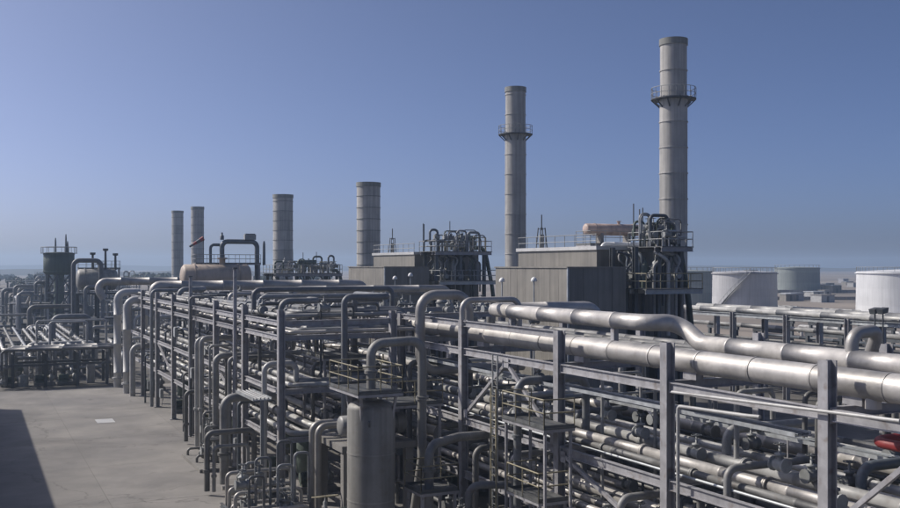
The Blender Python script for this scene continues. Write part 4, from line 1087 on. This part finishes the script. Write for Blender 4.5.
# bits under the low cross rack
for i, (x, y, r, h, m) in enumerate([(11.0, CY + 0.8, 0.42, 2.2, 'pipe_white'), (4.6, CY + 0.2, 0.5, 1.2, 'equip_grey')]):
    t = thing('upright_drum', ['white upright drum under the low cross rack', 'squat grey drum at the left end of the low cross rack'][i], 'drum', (x, y, 0))
    obj('shell', MB().lathe((x, y, 0), (0, 0, 1), [(0, r), (h - 0.25, r), (h - 0.1, r * 0.75), (h, 0.1)], 16), m, t)
    obj('ring', MB().cyl((x, y, 0.3), (x, y, 0.36), r * 1.06, 16), m, t)
for i, x in enumerate((3.0, 6.0, 8.2)):
    dup(pump0, (x + 0.6, CY + 0.4, 0), 'green motor pump under the low cross rack', 'pumps under the low cross rack')
rs = random.Random(61)
for i in range(10):
    valve(rs.uniform(1.6, 4.6), rs.uniform(CY - 2.0, CY + 2), rs.choice([0.6, 1.2, 2.0, 2.7]), rs.choice([0, 1.57]), 'hand-wheel valve at the left end of the low cross rack', 'valves at the low cross rack')

# far green drum on a pillar
c = at_d(59, 266, 185)
t = thing('elevated_drum', 'dark green elevated drum with railed top at the far left', 'drum', (c.x, c.y, 0))
obj('pillar', MB().cyl((c.x, c.y, 0), (c.x, c.y, 10.5), 0.9, 16), 'equip_green', t)
for k in range(6):
    a = 2 * math.pi * (k + 0.3) / 6; a2 = 2 * math.pi * (k + 1.3) / 6
    P_ = lambda q, z: (c.x + 2.3 * math.cos(q), c.y + 2.3 * math.sin(q), z)
    obj('leg', MB().bar(P_(a, 0), P_(a, 10.5), 0.32), 'steel_dark', t)
    for z in (0.3, 3.8, 7.2):
        obj('brace', MB().bar(P_(a, z), P_(a2, z + 3.2), 0.16), 'steel_dark', t)
        obj('tie', MB().bar(P_(a, z + 3.3), P_(a2, z + 3.3), 0.2), 'steel_dark', t)
obj('shell', MB().lathe((c.x, c.y, 10.4), (0, 0, 1), [(0, 2.2), (0.3, 2.7), (3.9, 2.7), (4.1, 2.4), (4.2, 0.2)], 28), 'green_drum', t)
for z in (11.0, 14.1):
    obj('hoop', MB().cyl((c.x, c.y, z), (c.x, c.y, z + 0.14), 2.78, 28), 'green_drum', t)
obj('platform', MB().cyl((c.x, c.y, 14.32), (c.x, c.y, 14.42), 3.2, 24), 'steel_dark', t)
for k in range(14):
    a = 2 * math.pi * k / 14
    obj('rail_post', MB().cyl((c.x + 3.1 * math.cos(a), c.y + 3.1 * math.sin(a), 14.42), (c.x + 3.1 * math.cos(a), c.y + 3.1 * math.sin(a), 15.5), 0.05, 5), 'rail_grey', t)
obj('handrail', MB().torus((c.x, c.y, 15.5), (0, 0, 1), 3.1, 0.05, 24, 5), 'rail_grey', t)
for dx, h in ((-0.6, 17.2), (1.2, 17.9), (1.5, 16.6)):
    obj('vent', MB().lathe((c.x + dx, c.y, 14.4), (0, 0, 1), [(0, 0.2), (h - 15, 0.14), (h - 14.4, 0.08)], 8), 'steel_dark', t)
# far horizontal vessel with loops
c = at_d(97, 279, 148)
exchanger((c.x, c.y, 10.0), 5.0, 1.55, 0, 'grey horizontal vessel on a frame at the far left', 'vessel_grey', leg_h=0.35, cat='vessel')
t = thing('steel_table', 'steel table under the grey horizontal vessel at the far left', 'frame', (c.x, c.y, 0))
for dx in (-2.8, 0, 2.8):
    for dy in (-1.5, 1.5):
        obj('leg', MB().ibeam((c.x + dx, c.y + dy, 0), (c.x + dx, c.y + dy, 7.8), 0.35, 0.35, 0.04, (0, 1, 0)), 'steel_dark', t)
obj('top', MB().box(c.x - 3.2, c.x + 3.2, c.y - 1.9, c.y + 1.9, 7.8, 8.08), 'steel_dark', t)
obj('lower_top', MB().box(c.x - 3.2, c.x + 3.2, c.y - 1.9, c.y + 1.9, 4.2, 4.4), 'steel_dark', t)
xa, xb = on_y(73.5, 262, c.y - 2.6).x, on_y(101, 262, c.y - 2.6).x
pipe([(xa, c.y - 2.6, 0), (xa, c.y - 2.6, 12.8), (xb, c.y - 2.6, 12.8), (xb, c.y - 2.6, 9.0)], 0.33, 'tall inverted U pipe in front of the grey far-left vessel', 'pipe_paint', bend=0.8, band=0)
pipe([(xa + 1.6, c.y - 2.4, 0), (xa + 1.6, c.y - 2.4, 9.0), (xa + 4, c.y - 2.4, 9.0), (xa + 4, c.y - 2.4, 3.0)], 0.25, 'second shorter inverted U pipe by the grey far-left vessel', 'pipe_paint', bend=0.7, band=0)
for k, (dx, h) in enumerate([(-0.6, 14.0), (1.2, 14.6), (2.6, 13.9)]):
    tag(obj('vent_mast', MB().lathe((c.x + dx, c.y, 11.4), (0, 0, 1), [(0, 0.2), (h - 11.8, 0.15), (h - 11.7, 0.4), (h - 11.4, 0.4)], 8), 'steel_dark', None, (c.x + dx, c.y, 11.4)), 'capped vent on the grey far-left vessel', 'vent', 'vents on the far-left vessel')
platform(c.x - 2.6, c.x + 3.4, c.y + 0.4, c.y + 1.8, 11.65, 'railed walkway on the grey far-left vessel', 'SNEW', 'rail_grey', legs=0.14, legs_to=8.08)

# clutter of the far-left unit: drums, loops, small racks
rs = random.Random(71)
spots = []
for i in range(26):
    for _ in range(30):
        x, y = rs.uniform(2.5, 42), rs.uniform(134, 330)
        if all(math.dist((x, y), s) > 7 for s in spots) and not (2 < x < 13 and y < 202) and math.dist((x, y), (c.x, c.y)) > 8 and not (20 < x < 40 and y < 140): break
    spots.append((x, y))
    k = i % 4
    if k == 0:
        exchanger((x, y, rs.choice([2.2, 3.6, 5.2])), rs.uniform(4, 7), rs.uniform(0.7, 1.2), rs.choice([0, 1.57]), 'pale drum on tall saddles in the far-left unit', rs.choice(['vessel_grey', 'pipe_white', 'cladding_dull']), 'drums of the far-left unit', leg_h=1.4, cat='drum')
    elif k == 1:
        h = rs.uniform(4, 9); L = rs.uniform(4, 10)
        for j in range(3):
            pipe([(x + 0.7 * j, y, 0), (x + 0.7 * j, y, h - 0.5 * j), (x + L + 0.7 * j, y, h - 0.5 * j), (x + L + 0.7 * j, y, 0)], rs.choice([0.18, 0.28, 0.34]), 'pipe portal in the far-left unit', rs.choice(['cladding', 'cladding_dull', 'pipe_paint']), 'pipe portals of the far-left unit', bend=0.8, band=0, n=10, name='portal_pipe')
    elif k == 2:
        h = rs.uniform(5, 9)
        t = thing('upright_drum', 'upright column drum in the far-left unit', 'drum', (x, y, 0), 'column drums of the far-left unit')
        r = rs.uniform(0.7, 1.4)
        m = rs.choice(['vessel_grey', 'cladding_dull', 'equip_grey'])
        obj('shell', MB().lathe((x, y, 0), (0, 0, 1), [(0, r), (h - 0.5, r), (h - 0.2, r * 0.8), (h, 0.15), (h + 1, 0.15)], 18), m, t)
        obj('platform', MB().cyl((x, y, h * 0.7), (x, y, h * 0.7 + 0.1), r + 0.8, 18), 'steel_dark', t)
    else:
        h = rs.uniform(5, 8.5); wd, dp = rs.uniform(5, 9), rs.uniform(4, 6)
        t = thing('deck_structure', 'open steel frame with a deck in the far-left unit', 'frame', (x, y, 0), 'steel frames of the far-left unit')
        for dx in (0, wd / 2, wd):
            for dy in (0, dp):
                obj('column', MB().bar((x + dx, y + dy, 0), (x + dx, y + dy, h), 0.3), 'steel', t)
        for z in (h * 0.5, h):
            obj('deck', MB().box(x - 0.3, x + wd + 0.3, y - 0.3, y + dp + 0.3, z, z + 0.2), 'steel_dark', t)
        obj('handrail', MB().bar((x - 0.3, y - 0.3, h + 1.2), (x + wd + 0.3, y - 0.3, h + 1.2), 0.08), 'rail_grey', t)

rs = random.Random(75)
for i in range(125):
    x, y = rs.uniform(0.5, 34), 113 + 150 * rs.random() ** 1.5
    if x > 15 and y < 134: y += 25
    h = rs.choice([1.0, 1.6, 2.4, 3.4, 4.6, 6.0]); L = rs.uniform(1.5, 9); rr = rs.choice([0.12, 0.18, 0.25, 0.32])
    d = V((L, 0, 0)) if rs.random() < 0.6 else V((0, L, 0))
    p = V((x, y, 0)); up = V((0, 0, h))
    pipe([p, p + up, p + up + d, p + d + V((0, 0, 0 if rs.random() < 0.7 else h * 0.4))], rr, 'bent pipe in the tangle of pipework behind the yard end', rs.choice(['cladding_dull', 'cladding', 'pipe_paint', 'pipe_white', 'pipe_white']), 'tangled pipework behind the yard', bend=rr * 2.6, band=0, n=10, name='tangled_pipe')
for i in range(16):
    x, y = rs.uniform(1.5, 32), rs.uniform(115, 230)
    if x > 15 and y < 134: y += 25
    dup(pump0, (x, y, 0), 'green motor pump in the tangle of pipework behind the yard', 'pumps behind the yard')
for i in range(40):
    x, y = rs.uniform(0.8, 14), rs.uniform(111, 150)
    valve(x, y, rs.choice([0.6, 1.2, 2.0, 2.7, 4.2]), rs.choice([0, 1.57]), 'hand-wheel valve in the tangle of pipework behind the yard', 'valves behind the yard')

for i, (px, py, wd, dp, h, lv) in enumerate([(12, 334, 6, 5, 5.2, 2), (34, 330, 5, 5, 7.0, 3), (2, 318, 9, 6, 6.0, 2), (24, 312, 9, 6, 7.5, 3), (50, 318, 7, 5, 6.0, 2), (8, 303, 14, 8, 7.0, 2), (36, 302, 12, 8, 9.0, 3), (92, 322, 7, 5, 6.5, 2), (70, 309, 8, 6, 8.0, 3), (104, 307, 10, 6, 8.5, 3)]):
    p = on_z(px, py, 0)
    place_ = ['near', 'behind'][i % 2]
    t = thing('open_steel_module', 'dark open steel module crowded with pipes in the far-left unit', 'module', (p.x, p.y, 0), 'dark steel modules of the far-left unit')
    for dx in (0, wd / 2, wd):
        for dy in (0, dp):
            obj('column', MB().bar((p.x + dx, p.y + dy, 0), (p.x + dx, p.y + dy, h), 0.3), 'steel_dark', t)
    for k in range(1, lv + 1):
        z = h * k / lv
        obj('deck', MB().box(p.x - 0.4, p.x + wd + 0.4, p.y - 0.4, p.y + dp + 0.4, z, z + 0.15), 'grating', t)
        obj('handrail', MB().bar((p.x - 0.4, p.y - 0.4, z + 1.1), (p.x + wd + 0.4, p.y - 0.4, z + 1.1), 0.06), 'rail_grey', t)
        for q_ in range(5):
            obj('rail_post', MB().bar((p.x - 0.35 + (wd + .7) * q_ / 4, p.y - 0.35, z + 0.15), (p.x - 0.35 + (wd + .7) * q_ / 4, p.y - 0.35, z + 1.1), 0.06), 'rail_grey', t)
        z0 = h * (k - 1) / lv + (0.15 if k > 1 else 0)
        exchanger((p.x + wd * 0.5, p.y + dp * 0.5, z0 + 1.1), wd * 0.55, 0.6, 0, 'drum inside a dark steel module of the far-left unit', rs.choice(['equip_grey', 'cladding_dull', 'vessel_grey', 'equip_green']), 'drums inside the far-left modules', leg_h=0.5, cat='drum')
    for q_ in range(4):
        xx = p.x + rs.uniform(0, wd); hh_ = h + rs.uniform(0.5, 2.2)
        pipe([(xx, p.y - 0.7, 0), (xx, p.y - 0.7, hh_), (xx + rs.uniform(0.8, 2.5), p.y - 0.7, hh_), (xx + 1.6, p.y + 0.8, h + 0.1)], rs.choice([0.12, 0.2, 0.28]), 'riser pipe on the face of a far-left steel module', rs.choice(['cladding', 'cladding_dull', 'pipe_paint', 'pipe_white']), 'risers of the far-left modules', bend=0.5, band=0, n=10, name='riser_pipe')

# ================================================================== RIGHT: BACK RACK, TANKS
CX0, CX1 = 66.0, 70.0
CYs = [33 + 7.0 * i for i in range(8)]
t = thing('pipe_rack', 'distant pale pipe rack running below the storage tanks', 'pipe rack', (CX0, CYs[0], 0))
for y in CYs:
    for x in (CX0, CX1):
        obj('column', MB().ibeam((x, y, 0), (x, y, 7.6), 0.45, 0.45, 0.05, (0, 1, 0)), 'steel', t)
    for z in (7.3, 4.4):
        obj('cross_beam', MB().ibeam((CX0 + 0.2, y, z), (CX1 - 0.2, y, z), 0.25, 0.35, 0.04), 'steel', t)
for y0, y1 in zip(CYs, CYs[1:]):
    for x in (CX0, CX1):
        obj('stringer', MB().ibeam((x, y0 + 0.22, 4.4), (x, y1 - 0.22, 4.4), 0.25, 0.35, 0.04), 'steel_dark', t)
        obj('stringer', MB().ibeam((x, y0 + 0.22, 7.3), (x, y1 - 0.22, 7.3), 0.25, 0.35, 0.04), 'galvanised', t)
for k, (x, r, z) in enumerate([(66.6, 0.26, 7.48), (68.4, 0.34, 7.48)]):
    pipe([(x, 30, z + r), (x, 83, z + r)], r, ['pale pipe along the front edge of the distant rack top', 'thicker pale pipe along the middle of the distant rack top'][k], 'pipe_white', band=5)
for k, (x, r) in enumerate([(66.7, 0.2), (67.6, 0.16), (68.5, 0.26), (69.3, 0.18)]):
    pipe([(x, 30, 4.58 + r), (x, 83, 4.58 + r)], r, 'pipe on the lower deck of the distant rack', ['pipe_dark', 'pipe_white', 'cladding_dull', 'pipe_dark'][k], 'pipes on the distant rack lower deck', band=5)
# low dark portal frames behind the rack
for row, TX in enumerate((76.0, 90.0)):
    for k in range(8):
        y = 34 + 7.4 * k + 6 * row
        t = thing('pipe_trestle', ['low dark portal trestle just behind the distant pale rack', 'low dark portal trestle nearer the tanks'][row], 'trestle', (TX, y, 0), ['low trestles behind the distant rack', 'low trestles before the tanks'][row])
        for dy in (0, 4.4):
            obj('post', MB().bar((TX, y + dy, 0), (TX, y + dy, 5.0), 0.3), 'steel_dark', t)
        obj('cap_beam', MB().bar((TX, y - 0.3, 5.14), (TX, y + 4.7, 5.14), 0.3), 'steel_dark', t)
        obj('mid_beam', MB().bar((TX, y + 0.15, 3.0), (TX, y + 4.25, 3.0), 0.22), 'steel_dark', t)
    pipe([(TX, 30, 5.29 + 0.24), (TX, 98, 5.29 + 0.24)], 0.24, ['grey pipe lying along the trestles behind the distant rack', 'grey pipe lying along the trestles nearer the tanks'][row], ['cladding_dull', 'pipe_paint'][row], band=5)
    pipe([(TX - 0.36, 30, 3.4), (TX - 0.36, 98, 3.4)], 0.2, ['lower pipe clamped to the trestles behind the distant rack', 'lower pipe clamped to the trestles nearer the tanks'][row], ['pipe_white', 'pipe_dark'][row], band=5)
for k, px in enumerate((875, 883)):
    p = on_x(px, 313, 65.2)
    t = thing('floodlight', 'dark floodlight on a thin pole at the distant pale rack', 'floodlight', (p.x, p.y, 0), 'floodlights at the distant rack')
    obj('pole', MB().cyl((p.x, p.y, 0), (p.x, p.y, p.z), 0.06, 6), 'steel_dark', t)
    obj('lamp_housing', MB().hexa([(p.x - .3, p.y - .25, p.z - .1), (p.x + .3, p.y - .25, p.z + .05), (p.x + .3, p.y + .25, p.z + .05), (p.x - .3, p.y + .25, p.z - .1), (p.x - .4, p.y - .3, p.z + .3), (p.x + .3, p.y - .3, p.z + .45), (p.x + .3, p.y + .3, p.z + .45), (p.x - .4, p.y + .3, p.z + .3)]), 'steel_dark', t)

def tank(px, dep, wpx, pyt, label, material, stair=False, n=64):
    c = at_d(px, 266, dep); r = wpx / 2 / 1000 * dep; H = ztop(pyt, dep)
    t = thing('storage_tank', label, 'tank', (c.x, c.y, 0))
    m = 5
    for k in range(m):
        z0, z1_ = H * k / m, H * (k + 1) / m
        rr = r + 0.03 * (m - k)
        obj('shell_course', MB().rings([(V((c.x, c.y, z0)), V((0, 0, 1)), rr), (V((c.x, c.y, z1_)), V((0, 0, 1)), rr)], n, False, False), material, t)
    obj('roof', MB().lathe((c.x, c.y, H), (0, 0, 1), [(0, r + 0.03), (r * 0.03, r * 0.5), (r * 0.05, 0.1)], n, False, False), material, t)
    obj('top_girder', MB().sharp_lathe((c.x, c.y, H - 0.5), (0, 0, 1), [(0, r), (0, r + 0.35), (0.25, r + 0.35), (0.25, r)], n), 'steel' if stair else material, t)
    k = 0
    for k in range(28):
        a = 2 * math.pi * k / 28
        obj('rail_post', MB().cyl((c.x + math.cos(a) * r, c.y + math.sin(a) * r, H), (c.x + math.cos(a) * r, c.y + math.sin(a) * r, H + 1.1), 0.05, 5), 'rail_grey', t)
    obj('handrail', MB().torus((c.x, c.y, H + 1.1), (0, 0, 1), r, 0.06, 48, 5), 'rail_grey', t)
    if stair:
        b = MB(); st = math.atan2(-c.y, -c.x)      # the side towards the yard
        s = []
        N = 30
        for k in range(N + 1):
            a = st - rad(52) + rad(62) * k / N
            z = 0.3 + (H - 0.3) * k / N
            s.append((a, z))
        for k in range(N):
            (a0, z0), (a1, z1_) = s[k], s[k + 1]
            p = []
            for (a, z) in ((a0, z0), (a1, z1_)):
                for rr in (r + 0.16, r + 1.0):
                    p.append(V((c.x + math.cos(a) * rr, c.y + math.sin(a) * rr, z)))
            up = V((0, 0, 0.12))
            tr = MB().hexa([p[0], p[1], p[3], p[2], p[0] + up, p[1] + up, p[3] + up, p[2] + up])
            obj('tread', tr, 'rail_grey', t)
        for hh, nm in ((1.1, 'stair_rail'), (0.0, 'stringer')):
            obj(nm, MB().tube([(c.x + math.cos(a) * (r + 1.0), c.y + math.sin(a) * (r + 1.0), z + hh) for (a, z) in s], 0.09 if hh == 0 else 0.05, 6, 0.05), 'rail_grey', t)
        for k in range(0, N + 1, 3):
            a, z = s[k]
            obj('stair_post', MB().cyl((c.x + math.cos(a) * (r + 1.0), c.y + math.sin(a) * (r + 1.0), z), (c.x + math.cos(a) * (r + 1.0), c.y + math.sin(a) * (r + 1.0), z + 1.1), 0.04, 5), 'rail_grey', t)
        a = st + rad(12)
        q = V((c.x + math.cos(a) * (r - 0.6), c.y + math.sin(a) * (r - 0.6), H))
        obj('gauge_platform', MB().box(q.x - 1.4, q.x + 1.4, q.y - 1.0, q.y + 1.0, H + 0.45, H + 0.6), 'steel_dark', t)
    return t
tank(744.5, 258, 62, 272, 'pale grey storage tank with a spiral stair, seen behind the back rack', 'tank_grey', True)
tank(684, 300, 58, 271, 'dark green-grey tank half hidden by the yellow-railed tower', 'green_tank')
tank(797, 455, 43, 267.5, 'distant green-grey storage tank behind the stair tank', 'green_tank')
tank(908, 252, 96, 271.5, 'white storage tank standing apart on the sand', 'tank_white')

# dike walls, small buildings and pipe sleepers on the sand
rs = random.Random(81)
for k, (px, py, wd, L, h) in enumerate([(790, 293, 1.0, 60, 1.4), (830, 300, 1.0, 70, 1.2)]):
    p = on_z(px, py, 0)
    t = thing('bund_wall', ['low pale wall on the sand before the distant tank', 'low pale wall on the sand left of the white tank'][k], 'wall', (p.x, p.y, 0))
    for i in range(12):
        a = p + RT * (L * (i / 12 - 0.5))
        b_ = p + RT * (L * ((i + 0.97) / 12 - 0.5))
        obj('wall_segment', MB().bar(V((a.x, a.y, h / 2)), V((b_.x, b_.y, h / 2)), 0.4, h), 'concrete', t)
for k in range(14):
    px, py = rs.uniform(778, 858), rs.uniform(281, 303)
    p = on_z(px, py, 0)
    wd, dp, h = rs.uniform(3, 7), rs.uniform(3, 5), rs.uniform(1.8, 3.4)
    t = thing('site_hut', 'small flat-roofed hut scattered on the sand between the tanks', 'hut', (p.x, p.y, 0), 'huts between the tanks')
    obj('wall', MB().box(p.x - wd/2, p.x + wd/2, p.y - dp/2, p.y + dp/2, 0, h), rs.choice(['tan_panel', 'concrete', 'pipe_white', 'steel']), t)
    obj('roof', MB().box(p.x - wd/2 - .2, p.x + wd/2 + .2, p.y - dp/2 - .2, p.y + dp/2 + .2, h, h + 0.2), rs.choice(['galvanised', 'concrete']), t)
    obj('door', MB().box(p.x - 0.5, p.x + 0.5, p.y - dp/2 - 0.04, p.y - dp/2 + 0.02, 0, 2.0 if h > 2.2 else h - 0.2), 'steel_dark', t)
for k in range(9):
    p = on_z(rs.uniform(705, 870), rs.uniform(308, 338), 0)
    pipe([(p.x, p.y - 8, 0), (p.x, p.y - 8, 1.2), (p.x, p.y + 14, 1.2), (p.x, p.y + 14, 0)], rs.choice([0.2, 0.3]), 'low pipe loop on the ground between rack and tanks', rs.choice(['pipe_white', 'cladding_dull', 'pipe_dark']), 'low pipe loops before the tanks', bend=0.6, band=4, n=10, name='pipe_loop')
# scrub trees near the far horizon, left
def bush(p, h, wd, rs_):
    b = MB()
    for i in range(70):
        a = rs_.uniform(0, 6.28); e = rs_.uniform(-0.2, 1); q = rs_.random() ** 0.4
        c_ = V((p.x + math.cos(a) * wd * q * math.sqrt(max(0, 1 - e*e*0.8)), p.y + math.sin(a) * wd * q * math.sqrt(max(0, 1 - e*e*.8)), h * 0.5 + h * 0.48 * e * q))
        d1 = V((rs_.uniform(-1, 1), rs_.uniform(-1, 1), rs_.uniform(-1, 1))).normalized() * wd * 0.3
        d2 = d1.cross(V((rs_.uniform(-1, 1), rs_.uniform(-1, 1), rs_.uniform(-1, 1)))).normalized() * wd * 0.25
        k = len(b.v); b.v += [c_ - d1, c_ + d2, c_ + d1, c_ - d2]; b.face((k, k+1, k+2, k+3))
    return b
rs = random.Random(91)
b0 = None
for k in range(60):
    p = at_d(rs.uniform(-40, 330), 266, rs.uniform(420, 1000)); p.z = 0
    h = rs.uniform(4, 8)
    t = thing('distant_tree', 'dark distant tree beyond the far-left unit', 'tree', p, 'trees beyond the far-left unit')
    obj('crown', bush(p, h, h * 0.7, rs), 'scrub', t)
    obj('trunk', MB().cyl(p, p + V((0, 0, h * 0.5)), 0.25, 6, 0.12), 'hill', t)

# ================================================================== BUILDING BEHIND THE CAMERA'S LEFT, WHOSE SHADE FALLS ON THE YARD
hx, hy1, hh = -5.45, 99.3, 10.6
t = thing('control_building', 'long flat-roofed concrete building beside the yard casting its shade', 'building', (-14, 30, 0))
obj('wall', MB().box(hx - 12, hx, -35, hy1, 0, hh - 0.6), 'concrete', t)
obj('parapet', MB().box(hx - 12.1, hx + 0.1, -35.1, hy1 + 0.1, hh - 0.6, hh), 'concrete', t)
for k in range(16):
    for z in (1.6, 5.8):
        y = -28 + 7.6 * k
        f = obj('window', MB().box(hx - 0.02, hx + 0.05, y, y + 2.2, z, z + 1.6), 'galvanised', t)
        obj('pane', MB().box(hx + 0.05, hx + 0.06, y + 0.12, y + 2.08, z + 0.12, z + 1.48), 'window_glass', f, ORG[t.name])

# white patch on the yard
p = on_z(105, 421, 0)
tag(obj('painted_patch', MB().box(p.x - 0.65, p.x + 0.65, p.y - 1.0, p.y + 1.0, 0.012, 0.016), 'pipe_pale', None, p), 'small white painted patch on the concrete yard', 'ground marking')

# ================================================================== HAZE
hz = MB().box(-3500, 3500, -3500, 3500, -1.5, 46)
ho = obj('haze', hz, 'concrete')
ho['kind'] = 'stuff'
m = bpy.data.materials.new('haze_air'); m.use_nodes = True
n, l = m.node_tree.nodes, m.node_tree.links
for x in list(n):
    if x.type == 'BSDF_PRINCIPLED': n.remove(x)
pv = n.new('ShaderNodeVolumePrincipled')
pv.inputs['Color'].default_value = (0.58, 0.76, 1.0, 1)
pv.inputs['Density'].default_value = 0.00045
pv.inputs['Anisotropy'].default_value = 0.25
l.new(pv.outputs[0], n['Material Output'].inputs['Volume'])
ho.data.materials.clear(); ho.data.materials.append(m)
